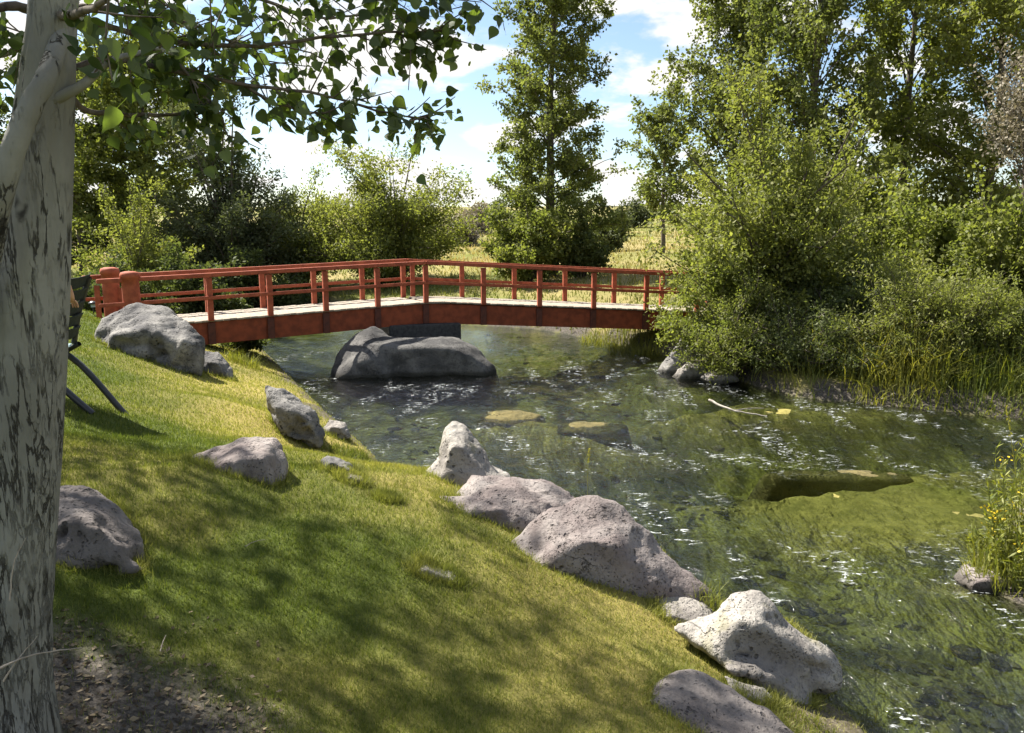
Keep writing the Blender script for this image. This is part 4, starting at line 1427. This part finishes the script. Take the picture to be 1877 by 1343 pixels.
# yellow-flowered weeds on the muddy point at the right edge
def weed(label, px, py, h, ns, seed, spread=0.16):
    rng = np.random.default_rng(seed)
    p = on_ground(px, py)
    root = thing('goldenrod_plant', label, 'plant', p, 'weeds on the muddy point')
    st, LV, LA, FV = [], [], [], []
    for i in range(ns):
        a = rng.uniform(0, 2 * np.pi)
        b = p + np.array((math.cos(a), math.sin(a), 0)) * spread * rng.uniform(0.1, 1)
        hh = h * rng.uniform(0.6, 1.05)
        e = b + np.array((math.cos(a) * 0.12 * hh + rng.normal() * 0.05, math.sin(a) * 0.12 * hh, hh))
        Pp = bez([b - np.array((0, 0, 0.05)), (b + e) / 2 + rng.normal(size=3) * 0.02, e], 6)
        st.append((Pp, np.linspace(0.005, 0.0018, 6)))
        for t in np.linspace(0.1, 1.0, 34):
            x = t * 5
            k = min(int(x), 4)
            LV.append(Pp[k] + (Pp[k + 1] - Pp[k]) * (x - k))
            LA.append(unit(rng.normal(size=3) * 0.7 + np.array((0, 0, 0.5))))
        if rng.uniform() < 0.25:
            for _ in range(7):
                FV.append(e + rng.normal(size=3) * np.array((0.03, 0.03, 0.028)))
    Vt, Ft = tubes(st, 4)
    part('stems', Vt, Ft, M['reed_blade'], root, True, {'rnd': np.full(len(Vt), 0.25)})
    LV, LA = np.array(LV), np.array(LA)
    Vq, Fq = leaf_quads(LV, LA, 0.085 * rng.uniform(0.6, 1.3, len(LV)), 0.085, rng)
    part('leaves', Vq, Fq, M['reed_blade'], root, False, {'rnd': np.repeat(np.clip(rng.uniform(0, 0.7, len(LV)), 0, 1), 4)})
    if FV:
        FV = np.array(FV)
        Vq, Fq = leaf_quads(FV, unit(rng.normal(size=FV.shape)), np.full(len(FV), 0.028), 0.45, rng)
        tag(part('flowers', Vq, Fq, M['flower'], root, False, {'rnd': np.repeat(rng.uniform(0, 1, len(FV)), 4)}), kind='stuff')


weed('tall leafy weed with yellow flowers at the right edge, tallest on the muddy point', 1868, 1035, 1.05, 26, 1, 0.22)
weed('lower leafy weed with few yellow flowers in front on the muddy point', 1850, 1062, 0.62, 22, 2, 0.20)
weed('thin short weed on the left tip of the muddy point', 1800, 1040, 0.42, 12, 3, 0.14)
weed('leafy weed behind the others at the right edge of the water', 1880, 985, 1.0, 26, 4, 0.28)


# single reed stalks
def stalk(label, pts, r, head=None, mat='reed_blade'):
    P = bez(pts, 10)
    root = thing('grass_stalk', label, 'stalk', P[0])
    Vt, Ft = tubes([(P, np.linspace(r, r * 0.5, 10))], 5)
    part('stem', Vt, Ft, M[mat], root, True, {'rnd': np.full(len(Vt), 0.9)})
    rng = np.random.default_rng(3)
    k = 40
    B = P[-1] + (P[-3] - P[-1]) * rng.uniform(0, 1, (k, 1)) + rng.normal(size=(k, 3)) * 0.006
    Vq, Fq = leaf_quads(B, unit(rng.normal(size=(k, 3)) * 0.4 + unit(P[-1] - P[-3])), np.full(k, 0.03), 0.2, rng)
    part('seed_head', Vq, Fq, M[mat], root, False, {'rnd': np.full(k * 4, 0.95)})


q = on_ground(1077, 925)
stalk('thin straw stalk standing up from the two-humped boulder against the water', [q, q + np.array((-0.005, 0, 0.3)), q + np.array((0.01, 0, 0.66))], 0.003)
q = on_ground(1872, 1000)
stalk('tall straw stalk with a seed head at the right edge above the weeds', [q, pix(1862, 870, q[1]), pix(1845, 745, q[1])], 0.004)

# ------------------------------------------------------------------ dead wood and litter
def stick(name, label, pts, r, mat, side=(), group=None, cat='branch'):
    P = bez(pts, 14)
    root = thing(name, label, cat, P[0], group)
    rng = np.random.default_rng(int(abs(P[0][0] * 100)))
    Vt, Ft = tubes([(P + rng.normal(size=P.shape) * r * 0.3, np.linspace(r, r * 0.35, 14))], 7)
    part('stem', Vt, Ft, M[mat], root, True)
    for sp in side:
        S = bez(sp, 8)
        Vt, Ft = tubes([(S, np.linspace(r * 0.5, r * 0.2, 8))], 5)
        part('side_branch', Vt, Ft, M[mat], root, True)


q0 = pixz(1300, 733, 0.16)
q1 = pixz(1345, 752, 0.08)
q2 = pixz(1405, 762, 0.03)
stick('driftwood_branch', 'bleached forked driftwood branch lying on the shallow bar', [q0, q1, q2], 0.024, 'driftwood', [[q1, pixz(1375, 748, 0.10), pixz(1400, 748, 0.10)]], cat='driftwood')
q0 = on_ground(1615, 735)
stick('dead_branch', 'dry pale branch slanting out of the bank grass to the water', [q0 + np.array((0, 0, 0.03)), pix(1660, 712, q0[1] + 0.1), pix(1710, 690, q0[1] + 0.3)], 0.018, 'driftwood', [[pix(1640, 722, q0[1]), pix(1662, 722, q0[1]), pix(1672, 700, q0[1])]])


# ------------------------------------------------------------------ foreground tree
tb = np.array((*TREE, gz(*TREE)))
fore = thing('poplar_tree', 'pale-barked poplar in the left foreground, leafy boughs across the top', 'tree', tb)
toff = wloc(fore)
YT = TREE[1]
cl_ = [(-10, 1560, 230), (0, 1450, 196), (8, 1340, 170), (14, 1240, 160), (26, 1050, 142), (42, 800, 134), (56, 560, 128), (70, 330, 110), (88, 120, 88), (96, 30, 80), (104, -120, 74), (112, -330, 72), (110, -650, 58), (122, -1000, 40), (118, -1500, 22), (122, -1900, 8)]
CP = np.array([[*pix(c[0], c[1], YT), c[2] / F * YT * 0.5] for c in cl_])
CPs = bez(CP, 260)
ns_ = 72
ang = np.linspace(0, 2 * np.pi, ns_, endpoint=False)
Pc, Rc = CPs[:, :3], CPs[:, 3]
AA, TT = np.meshgrid(ang, np.arange(260))
zc = Pc[TT, 2]
und = 1 + 0.05 * (fbm2(np.cos(AA) * 1.5 + 5, zc * 1.3 + np.sin(AA) * 1.5, 201, 3) - 0.5) * 2
fur = np.abs(fbm2(AA / (2 * np.pi) * 22 + 0.9 * fbm2(AA * 2, zc * 3, 211, 2), zc * 2.3, 205, 3) - 0.5) * 2
lowz = sstep(2.6, 1.4, zc)
rr = Rc[TT] * und + (np.minimum(fur, 0.28) - 0.28) * (0.012 + 0.035 * lowz) * 1.0
flare = 1 + 0.22 * sstep(tb[2] + 0.3, tb[2] - 0.05, zc) ** 1.5 * (0.6 + 0.6 * fbm2(np.cos(AA) * 1.8 + 3, np.sin(AA) * 1.8, 221, 2))
rr = rr * flare
TV = np.stack([Pc[TT, 0] + rr * np.cos(AA), Pc[TT, 1] + rr * np.sin(AA), zc], -1).reshape(-1, 3)
i = np.arange(259)[:, None] * ns_ + np.arange(ns_)[None]
j = np.arange(259)[:, None] * ns_ + (np.arange(ns_)[None] + 1) % ns_
part('trunk', TV, np.stack([i, j, j + ns_, i + ns_], -1).reshape(-1, 4), M['bark_pale'], fore, True)


LIMBS = []


def limb(name, pts, r0, r1, n=22, sides=14, jit=0.004, seed=0):
    P = bez(pts, n)
    rg = np.random.default_rng(seed + 77)
    P = P + np.cumsum(rg.normal(size=P.shape) * jit, axis=0) * np.linspace(0, 1, n)[:, None]
    Vt, Ft = tubes([(P, np.linspace(r0, r1, n))], sides)
    o = part(name, Vt, Ft, M['bark_pale' if r0 > 0.021 else 'bark_grey'], fore, True)
    LIMBS.append(o)
    return P


# second stem crossing in front of the trunk
limb('second_stem', [pix(-70, 640, YT - 0.12), pix(-25, 480, YT - 0.2), pix(5, 340, YT - 0.24), pix(48, 220, YT - 0.22), pix(85, 140, YT - 0.17), pix(112, 70, YT - 0.05), pix(150, -60, YT + 0.05), pix(230, -300, YT + 0.1)], 0.040, 0.020, 40, 16)
BR = []


def br(pts, r0, r1, dens, spread, seed):
    Pw = [pix(*p) for p in pts]
    P = limb('branch', Pw, r0, r1, 24, 8, 0.006, seed)
    BR.append((P, dens, spread, LIMBS[-1]))


br([(45, 225, 2.52), (90, 192, 2.5), (150, 165, 2.52), (190, 140, 2.55), (250, 128, 2.6), (320, 130, 2.65)], 0.0215, 0.004, 26, 0.13, 1)
br([(105, 55, 2.75), (180, 45, 2.9), (300, 75, 3.05), (450, 85, 3.2), (600, 75, 3.3), (740, 72, 3.4), (830, 68, 3.4)], 0.013, 0.003, 290, 0.19, 2)
br([(118, 130, 2.75), (200, 110, 2.85), (320, 130, 3.0), (450, 155, 3.1), (580, 175, 3.2), (700, 205, 3.3), (785, 215, 3.35)], 0.011, 0.003, 250, 0.15, 3)
br([(128, 175, 2.75), (160, 205, 2.8), (240, 212, 2.9), (330, 208, 3.0), (420, 200, 3.1)], 0.012, 0.003, 70, 0.15, 4)
br([(102, 10, 2.75), (220, -30, 2.9), (400, -20, 3.1), (600, -10, 3.3), (800, -40, 3.5)], 0.015, 0.004, 290, 0.24, 5)
br([(105, -40, 2.75), (260, -60, 3.3), (420, -20, 3.8), (560, 20, 4.2), (690, 20, 4.5)], 0.016, 0.004, 300, 0.30, 6)
br([(100, 20, 2.75), (180, 10, 3.1), (300, 20, 3.5), (420, 60, 3.9), (520, 110, 4.1)], 0.014, 0.004, 280, 0.28, 7)
br([(95, 40, 2.75), (40, 10, 2.65), (-40, 20, 2.5), (-160, 30, 2.4)], 0.020, 0.005, 110, 0.18, 8)
br([(100, 30, 2.72), (130, 25, 2.3), (170, 20, 2.0), (230, 0, 1.8)], 0.016, 0.004, 26, 0.13, 9)
br([(95, 60, 2.75), (60, 70, 3.0), (10, 100, 3.3), (-60, 120, 3.6)], 0.018, 0.004, 120, 0.24, 10)
br([(440, 150, 3.1), (500, 190, 3.15), (560, 215, 3.2), (600, 220, 3.2)], 0.007, 0.003, 60, 0.12, 11)
br([(300, 75, 3.05), (330, 120, 3.0), (400, 190, 3.0), (440, 235, 3.0)], 0.008, 0.003, 60, 0.14, 12)
br([(600, -10, 3.3), (680, 0, 3.3), (780, -5, 3.3), (860, -10, 3.3)], 0.008, 0.003, 70, 0.12, 13)


def poplar_leaf(seed):
    """deltoid leaf with stalk, unit length along +X, folded on its midrib"""
    rg = np.random.default_rng(seed)
    prof = [(0.0, 0.0), (0.02, 0.20), (0.10, 0.34), (0.24, 0.41), (0.42, 0.37), (0.62, 0.24), (0.82, 0.09), (1.0, 0.0)]
    fold, curl = rg.uniform(0.05, 0.32), rg.uniform(-0.25, 0.25)
    Vl, Fl = [], []
    for x, w in prof:
        zc_ = curl * (x - 0.3) ** 2
        Vl += [(x, w, zc_ + w * fold + 0.02 * math.sin(x * 14)), (x, 0, zc_), (x, -w, zc_ + w * fold - 0.02 * math.sin(x * 11))]
    for i in range(len(prof) - 1):
        a = 3 * i
        Fl += [(a, a + 1, a + 4, a + 3), (a + 1, a + 2, a + 5, a + 4)]
    k = len(Vl)
    Vl += [(0.01, 0.012, 0), (0.01, -0.012, 0), (-0.45, 0.009, 0.16), (-0.45, -0.009, 0.16)]
    Fl += [(k, k + 1, k + 3, k + 2)]
    return np.array(Vl, float), np.array(Fl)


rng = np.random.default_rng(9)
LP, LD, LNM, LS, LB = [], [], [], [], []
tw = []
for P, dens, spread, sd in BR:
    m = max(3, dens // 8)
    for _ in range(m):                           # twiglets carrying the leaves
        t = rng.uniform(0.12, 1.0) ** 0.8 * (len(P) - 1.001)
        i = int(t)
        s = P[i] + (P[i + 1] - P[i]) * (t - i)
        d = unit(unit(P[i + 1] - P[i]) * 0.7 + rng.normal(size=3) * 0.6 + np.array((0, 0, -0.12)))
        l = spread * rng.uniform(0.6, 1.5)
        e = s + d * l
        tw.append((np.array([s, (s + e) / 2 + rng.normal(size=3) * 0.01, e]), np.array((0.0035, 0.0026, 0.0015))))
        for _ in range(max(3, round(dens / m))):
            p = s + (e - s) * rng.uniform(0.1, 1.05) + rng.normal(size=3) * 0.028 + np.array((0, 0, -0.025))
            LP.append(p)
            LB.append(sd)
            LD.append(unit(rng.normal(size=3) * 0.55 + d * 0.35 + np.array((0, 0, -0.55))))
            LNM.append(unit(rng.normal(size=3) * 0.8 + np.array((0, -0.25, 0.35))))
            LS.append(0.057 * rng.uniform(0.45, 1.25))
LP, LD, LNM, LS = map(np.array, (LP, LD, LNM, LS))
Vt, Ft = tubes(tw, 4)
tag(part('twigs', Vt, Ft, M['bark_grey'], fore, True), kind='stuff')
u_, v_, d_ = project(LP)
inview = (u_ > -10) & (u_ < W_) & (v_ > -10) & (v_ < H_) & (d_ > 0.3)
score = np.where(inview, LS / d_, 0)
order = np.argsort(-score)
variants = []
for sgn in range(6):
    Vl, Fl = poplar_leaf(sgn)
    for c in range(3):
        rnd_l = np.full(len(Vl), (0.05, 0.40, 0.85)[c])
        rnd_l[-4:] = 1.0
        variants.append(np_mesh('leaf', Vl, Fl, M['leaf_poplar'], True, {'rnd': rnd_l}))


def leaf_frame(d, nrm):
    y = unit(np.cross(nrm, d))
    z = np.cross(d, y)
    return np.stack([d, y, z], 1)


big = order[:300]
for q, k in enumerate(big):
    o = bpy.data.objects.new('leaf', variants[int(rng.integers(len(variants)))])
    col.objects.link(o)
    o.parent = LB[k]
    Mx = Matrix(leaf_frame(LD[k], LNM[k]).tolist()).to_4x4()
    o.matrix_local = Matrix.Translation(Vector(LP[k] - toff)) @ Mx @ Matrix.Scale(float(LS[k]), 4)
rest = order[300:]
LVs, LFs, LR, off_ = [], [], [], 0
pl = [poplar_leaf(20 + s) for s in range(6)]
for k in rest:
    Vl, Fl = pl[int(rng.integers(6))]
    LVs.append(LP[k] + (Vl * LS[k]) @ leaf_frame(LD[k], LNM[k]).T)
    LFs.append(Fl + off_)
    LR.append(np.full(len(Vl), rng.uniform()))
    off_ += len(Vl)
fo = part('foliage', np.vstack(LVs), np.vstack(LFs), M['leaf_poplar'], fore, True, {'rnd': np.concatenate(LR)})
tag(fo, kind='stuff')
# upper crown, above the picture, that shades the lawn
rng = np.random.default_rng(12)
S0, S1, tl2 = [], [], []
for i in range(60):
    h = rng.uniform(0.0, 1.0)
    z = 4.7 + 4.6 * h
    s = np.array([np.interp(z - 0.5, Pc[:, 2], Pc[:, k]) for k in range(3)])
    az = i * 2.4 + rng.uniform(-0.3, 0.3)
    r = (2.9 * (1 - 0.55 * h)) * rng.uniform(0.6, 1.15)
    e = np.array((s[0] + math.cos(az) * r - 0.9, s[1] + math.sin(az) * r + 0.8, z + r * 0.30))
    if e[1] < -0.6:
        e[1] = -0.6
    Pp = bez([s, (s + e) / 2 + np.array((0, 0, 0.15)), e], 7)
    tl2.append((Pp, np.linspace(0.028, 0.006, 7)))
    for j in range(7):
        t = rng.uniform(0.25, 1.0) * 5.99
        q_ = int(t)
        a = Pp[q_] + (Pp[q_ + 1] - Pp[q_]) * (t - q_)
        d = unit(unit(e - s) * 0.6 + rng.normal(size=3) * 0.6)
        S0.append(a)
        S1.append(a + d * rng.uniform(0.3, 0.7))
S0, S1 = np.array(S0), np.array(S1)
k = rng.integers(len(S0), size=15000)
P = S0[k] + (S1[k] - S0[k]) * rng.uniform(0, 1.1, (len(k), 1)) + rng.normal(size=(len(k), 3)) * 0.08
Vq, Fq = leaf_quads(P, unit(rng.normal(size=P.shape) * 0.6 + np.array((0, 0, -0.5))), 0.078 * rng.uniform(0.7, 1.2, len(P)), 0.42, rng)
vis = project(P)
cr_o = part('crown', Vq, Fq, M['leaf_poplar'], fore, False, {'rnd': np.repeat(rng.uniform(size=len(P)), 4)})
tag(cr_o, kind='stuff')
Vt, Ft = tubes(tl2, 6)
part('boughs', Vt, Ft, M['bark_pale'], fore, True)

tree('poplar_tree', 'poplar standing just left of the picture whose crown shades the lawn', (-6.5, 6.7, gz(-6.5, 6.7)), 9.2, 3.3, 6200, 0.088, M['leaf_poplar'], 'column', 70, None, nl=64, nsub=8, wr=0.42, h0=0.42, sigma=0.2, up=(8, 35), bark='bark_pale', tr=0.15)

# twigs and litter on the bare soil at the trunk
for lab, pts, r in [
        ('long bare dead twig lying across the foot of the poplar trunk', [(0, 1225), (60, 1200), (150, 1187)], 0.004),
        ('short crooked dead twig on the soil at the foot of the poplar', [(5, 1250), (35, 1205), (70, 1165)], 0.003),
        ('dry grass stem upright against the lower poplar trunk', [(18, 1100), (26, 1030), (48, 985)], 0.0025)]:
    YY = YT - 0.24
    stick('fallen_twig', lab, [pix(x, y, YY + 0.03 * i) for i, (x, y) in enumerate(pts)], r, 'twig', group='twigs at the poplar foot', cat='twig')
for lab, a, b_ in [('pale twig lying on the shaded lawn right of the low brown boulder', (450, 1010), (487, 1000)),
                   ('short upright pale straw in the thin grass at the soil edge', (295, 1205), (306, 1178))]:
    A_, B_ = on_ground(*a), on_ground(*b_)
    stick('fallen_twig', lab, [A_ + np.array((0, 0, 0.03)), (A_ + B_) / 2 + np.array((0, 0, 0.045)), B_ + np.array((0, 0, 0.04))], 0.003, 'twig', group='twigs on the lawn', cat='twig')
rng = np.random.default_rng(21)
N = 9000
Xd, Yd = rng.uniform(-2.9, -0.6, N), rng.uniform(1.8, 4.0, N)
ok = rng.uniform(size=N) < dirt_amount(Xd, Yd)
Xd, Yd = Xd[ok], Yd[ok]
Pd = np.stack([Xd, Yd, ground_full(Xd, Yd)[0] + 0.006], 1)
ax = unit(np.stack([rng.normal(size=len(Xd)), rng.normal(size=len(Xd)), rng.normal(size=len(Xd)) * 0.25], 1))
Vq, Fq = leaf_quads(Pd, ax, 0.028 * rng.uniform(0.3, 1.4, len(Xd)), 0.28, rng, 1.5)
lo = part('leaf_litter', Vq, Fq, M['litter'], None, False, {'rnd': np.repeat(rng.uniform(size=len(Xd)) ** 2.2, 4)})
tag(lo, 'dry leaf crumbs on the bare soil under the poplar', 'litter', None, 'stuff')


# ------------------------------------------------------------------ chair, sitter, path light
CH = np.array((-4.72, 7.70, 0.0))
CH[2] = gz(CH[0], CH[1])
chair = thing('folding_chair', 'black folding lawn chair with pale blue webbing half hidden behind the trunk', 'chair', CH)
face = rad(174)                                  # the chair looks to the left, its rear legs towards the water
cf, sf = math.cos(face), math.sin(face)


def CW(x, y, z):
    """chair coordinates: x forward, y to its left, z up"""
    return CH + np.array((x * cf - y * sf, x * sf + y * cf, z * 1.12))


def tubep(name, pts, r, mat, parent, n=10, sides=8):
    Vt, Ft = tubes([(bez([CW(*p) for p in pts], n), np.full(n, r))], sides)
    return part(name, Vt, Ft, mat, parent, True)


def gdz(x, y):
    p = CW(x, y, 0)
    return gz(p[0], p[1]) - CH[2]


for sy in (-0.29, 0.29):
    tubep('leg', [(-0.30, sy, 0.40), (0.10, sy, 0.22), (0.50, sy, gdz(0.50, sy) + 0.01)], 0.026, M['black_metal'], chair)
    tubep('leg', [(0.24, sy * 0.93, 0.44), (-0.25, sy * 0.93, 0.25), (-0.76, sy * 0.93, gdz(-0.76, sy) + 0.015)], 0.032, M['black_metal'], chair)
    tubep('arm_post', [(0.24, sy, 0.42), (0.27, sy, 0.55), (0.22, sy, 0.66)], 0.017, M['black_metal'], chair)
    tubep('back_post', [(-0.24, sy, 0.40), (-0.33, sy, 0.70), (-0.47, sy, 1.0)], 0.028, M['black_metal'], chair)
    bmx = bmesh.new()
    bmesh.ops.create_cube(bmx, size=1)
    for v in bmx.verts:
        v.co = Vector(CW(v.co.x * 0.55 - 0.03, sy + v.co.y * 0.055, 0.672 + v.co.z * 0.028)) - Vector(CH)
    bmesh.ops.bevel(bmx, geom=bmx.edges[:], offset=0.008, segments=2, affect='EDGES')
    link('armrest', bm_mesh('armrest', bmx, M['chair_dark']), chair)
tubep('cross_bar', [(0.50, -0.29, gdz(0.5, -0.29) + 0.02), (0.50, 0, gdz(0.5, 0) + 0.02), (0.50, 0.29, gdz(0.5, 0.29) + 0.02)], 0.014, M['black_metal'], chair)


def sling(name, prof, y0, y1, mat):
    Vs_, Fs_ = [], []
    P = bez([(x, 0, z) for x, z in prof], 12)
    m = 7
    for p in P:
        for s in np.linspace(y0, y1, m):
            sag = -0.025 * (1 - ((s - (y0 + y1) / 2) / ((y1 - y0) / 2)) ** 2)
            Vs_.append(CW(p[0], s, p[2] + sag))
    Vs_ = np.array(Vs_)
    i = np.arange(11)[:, None] * m + np.arange(m - 1)[None]
    Fs_ = np.stack([i, i + 1, i + m + 1, i + m], -1).reshape(-1, 4)
    o = part(name, Vs_, Fs_, mat, chair, True)
    sd_ = o.modifiers.new('thick', 'SOLIDIFY')
    sd_.thickness = 0.008


for k in range(5):
    a = -0.26 + k * 0.105
    sling('seat_strap', [(-0.24, 0.40), (0.02, 0.385), (0.29, 0.425)], a, a + 0.095, M['chair_fabric'])
for k in range(5):
    z0 = 0.47 + k * 0.115
    sling('back_strap', [(-0.25 - (z0 - 0.40) * 0.33, z0), (-0.265 - (z0 - 0.36) * 0.33, z0 + 0.05), (-0.29 - (z0 - 0.33) * 0.33, z0 + 0.10)], -0.28, 0.28, M['chair_dark'])


def skin_body(name, verts, edges, radii, mat, parent, sub=2, root=0):
    me = bpy.data.meshes.new('src')
    me.from_pydata([tuple(CW(*v) - CH) for v in verts], edges, [])
    o = bpy.data.objects.new('src', me)
    col.objects.link(o)
    md = o.modifiers.new('s', 'SKIN')
    lay_ = me.skin_vertices[0].data if me.skin_vertices else None
    if lay_ is None:
        bm_ = bmesh.new()
        bm_.from_mesh(me)
        bm_.verts.layers.skin.verify()
        bm_.to_mesh(me)
        bm_.free()
        lay_ = me.skin_vertices[0].data
    for i, r in enumerate(radii):
        lay_[i].radius = (r, r) if not isinstance(r, tuple) else r
        lay_[i].use_root = (i == root)
    ss = o.modifiers.new('ss', 'SUBSURF')
    ss.levels = ss.render_levels = sub
    dg = bpy.context.evaluated_depsgraph_get()
    m2 = bpy.data.meshes.new_from_object(o.evaluated_get(dg))
    bpy.data.objects.remove(o)
    m2.materials.clear()
    m2.materials.append(mat)
    m2.name = name
    m2.polygons.foreach_set('use_smooth', np.full(len(m2.polygons), True))
    return link(name, m2, parent)


person = thing('person', 'seated person in a white sleeve, elbow on the chair arm, behind the trunk', 'person', CH)
# body: pelvis, spine, neck, head; legs; arms
bv = [(-0.10, 0, 0.50), (-0.16, 0, 0.70), (-0.23, 0, 0.93), (-0.235, 0, 1.03), (-0.21, 0, 1.10), (-0.18, 0, 1.22), (-0.19, 0, 1.31),
      (-0.06, 0.10, 0.50), (0.33, 0.13, 0.54), (0.40, 0.13, 0.12), (0.42, 0.13, 0.05), (0.58, 0.14, 0.03),
      (-0.06, -0.10, 0.50), (0.33, -0.13, 0.54), (0.40, -0.13, 0.12), (0.42, -0.13, 0.05), (0.58, -0.14, 0.03),
      (-0.22, 0.19, 0.95), (-0.57, 0.24, 1.03), (-0.53, 0.10, 0.86), (-0.49, 0.04, 0.82),
      (-0.22, -0.19, 0.95), (-0.02, -0.30, 0.735), (0.02, -0.20, 0.93), (0.0, -0.16, 0.98)]
be = [(0, 1), (1, 2), (2, 3), (3, 4), (4, 5), (5, 6), (0, 7), (7, 8), (8, 9), (9, 10), (10, 11), (0, 12), (12, 13), (13, 14), (14, 15), (15, 16),
      (2, 17), (17, 18), (18, 19), (19, 20), (2, 21), (21, 22), (22, 23), (23, 24)]
brd = [(0.14, 0.11), (0.13, 0.105), (0.14, 0.10), 0.055, 0.07, 0.095, 0.075, 0.085, 0.06, 0.042, 0.045, 0.035, 0.085, 0.06, 0.042, 0.045, 0.035,
       0.06, 0.042, 0.032, 0.028, 0.06, 0.042, 0.032, 0.028]
skin_body('body', bv, be, brd, M['skin'], person)
tv = [bv[i] for i in (0, 1, 2, 17, 18, 21, 22)]
mid1 = tuple(0.3 * np.array(bv[17]) + 0.7 * np.array(bv[18]))
mid2 = tuple(0.12 * np.array(bv[21]) + 0.88 * np.array(bv[22]))
skin_body('shirt', [bv[0], bv[1], bv[2], bv[17], mid1, bv[21], mid2], [(0, 1), (1, 2), (2, 3), (3, 4), (2, 5), (5, 6)], [(0.155, 0.125), (0.145, 0.12), (0.15, 0.112), 0.074, 0.062, 0.074, 0.060], M['shirt'], person)
skin_body('trousers', [bv[0], bv[7], bv[8], (0.395, 0.13, 0.14), bv[12], bv[13], (0.395, -0.13, 0.14)], [(0, 1), (1, 2), (2, 3), (0, 4), (4, 5), (5, 6)], [(0.15, 0.12), 0.097, 0.073, 0.06, 0.097, 0.073, 0.06], M['trousers'], person)
# hair cap, nose, ears, eyes and fingers
hv = [(-0.215, 0, 1.20), (-0.215, 0, 1.29), (-0.19, 0, 1.335), (-0.13, 0, 1.32)]
skin_body('hair', hv, [(0, 1), (1, 2), (2, 3)], [0.088, 0.098, 0.085, 0.04], M['hair'], person)
skin_body('nose', [(-0.095, 0, 1.235), (-0.07, 0, 1.20)], [(0, 1)], [0.012, 0.017], M['skin'], person)
for s in (-1, 1):
    skin_body('ear', [(-0.19, s * 0.098, 1.19), (-0.195, s * 0.105, 1.235)], [(0, 1)], [0.014, 0.017], M['skin'], person)
    skin_body('eye', [(-0.098, s * 0.034, 1.235), (-0.093, s * 0.034, 1.235)], [(0, 1)], [0.009, 0.007], M['hair'], person)
skin_body('mouth', [(-0.092, -0.022, 1.158), (-0.087, 0, 1.156), (-0.092, 0.022, 1.158)], [(0, 1), (1, 2)], [0.006, 0.008, 0.006], M['skin'], person)
for f in range(4):
    L_ = (0.075, 0.088, 0.083, 0.065)[f]
    x = -0.515 + 0.016 * f
    skin_body('finger', [(x, 0.035, 0.82), (x, 0.035 - L_ * 0.5, 0.79), (x + 0.01, 0.03 - L_ * 0.75, 0.75)], [(0, 1), (1, 2)], [0.010, 0.009, 0.007], M['skin'], person)
    skin_body('finger', [(0.0, -0.185 + 0.018 * f, 0.985), (-0.03, -0.165 + 0.016 * f, 1.03), (-0.06, -0.14 + 0.014 * f, 1.055)], [(0, 1), (1, 2)], [0.010, 0.009, 0.007], M['skin'], person)
skin_body('thumb', [(-0.47, 0.06, 0.84), (-0.445, 0.03, 0.82), (-0.44, 0.01, 0.80)], [(0, 1), (1, 2)], [0.013, 0.010, 0.008], M['skin'], person)
skin_body('thumb', [(0.01, -0.18, 0.97), (-0.025, -0.19, 1.01), (-0.045, -0.18, 1.045)], [(0, 1), (1, 2)], [0.013, 0.010, 0.008], M['skin'], person)

# mushroom path light on the lawn near the bridge
pl0 = on_ground(172, 577)
pl_ = thing('path_light', 'small black mushroom-shaped path light on the lawn left of the bridge', 'lamp', pl0)
Vt, Ft = tubes([(np.array([pl0 - (0, 0, 0.05), pl0 + (0, 0, 0.12), pl0 + (0, 0, 0.24)]), np.full(3, 0.012))], 8)
part('stake', Vt, Ft, M['black_metal'], pl_, True)
Vt, Ft = tubes([(np.array([pl0 + (0, 0, 0.18), pl0 + (0, 0, 0.25)]), np.full(2, 0.045))], 12)
part('lens', Vt, Ft, M['chair_fabric'], pl_, True)
zc2 = [0.245, 0.25, 0.285, 0.31, 0.32]
Vt, Ft = tubes([(np.array([pl0 + (0, 0, z) for z in zc2]), np.array((0.02, 0.10, 0.085, 0.045, 0.004)))], 16)
part('cap', Vt, Ft, M['black_metal'], pl_, True)
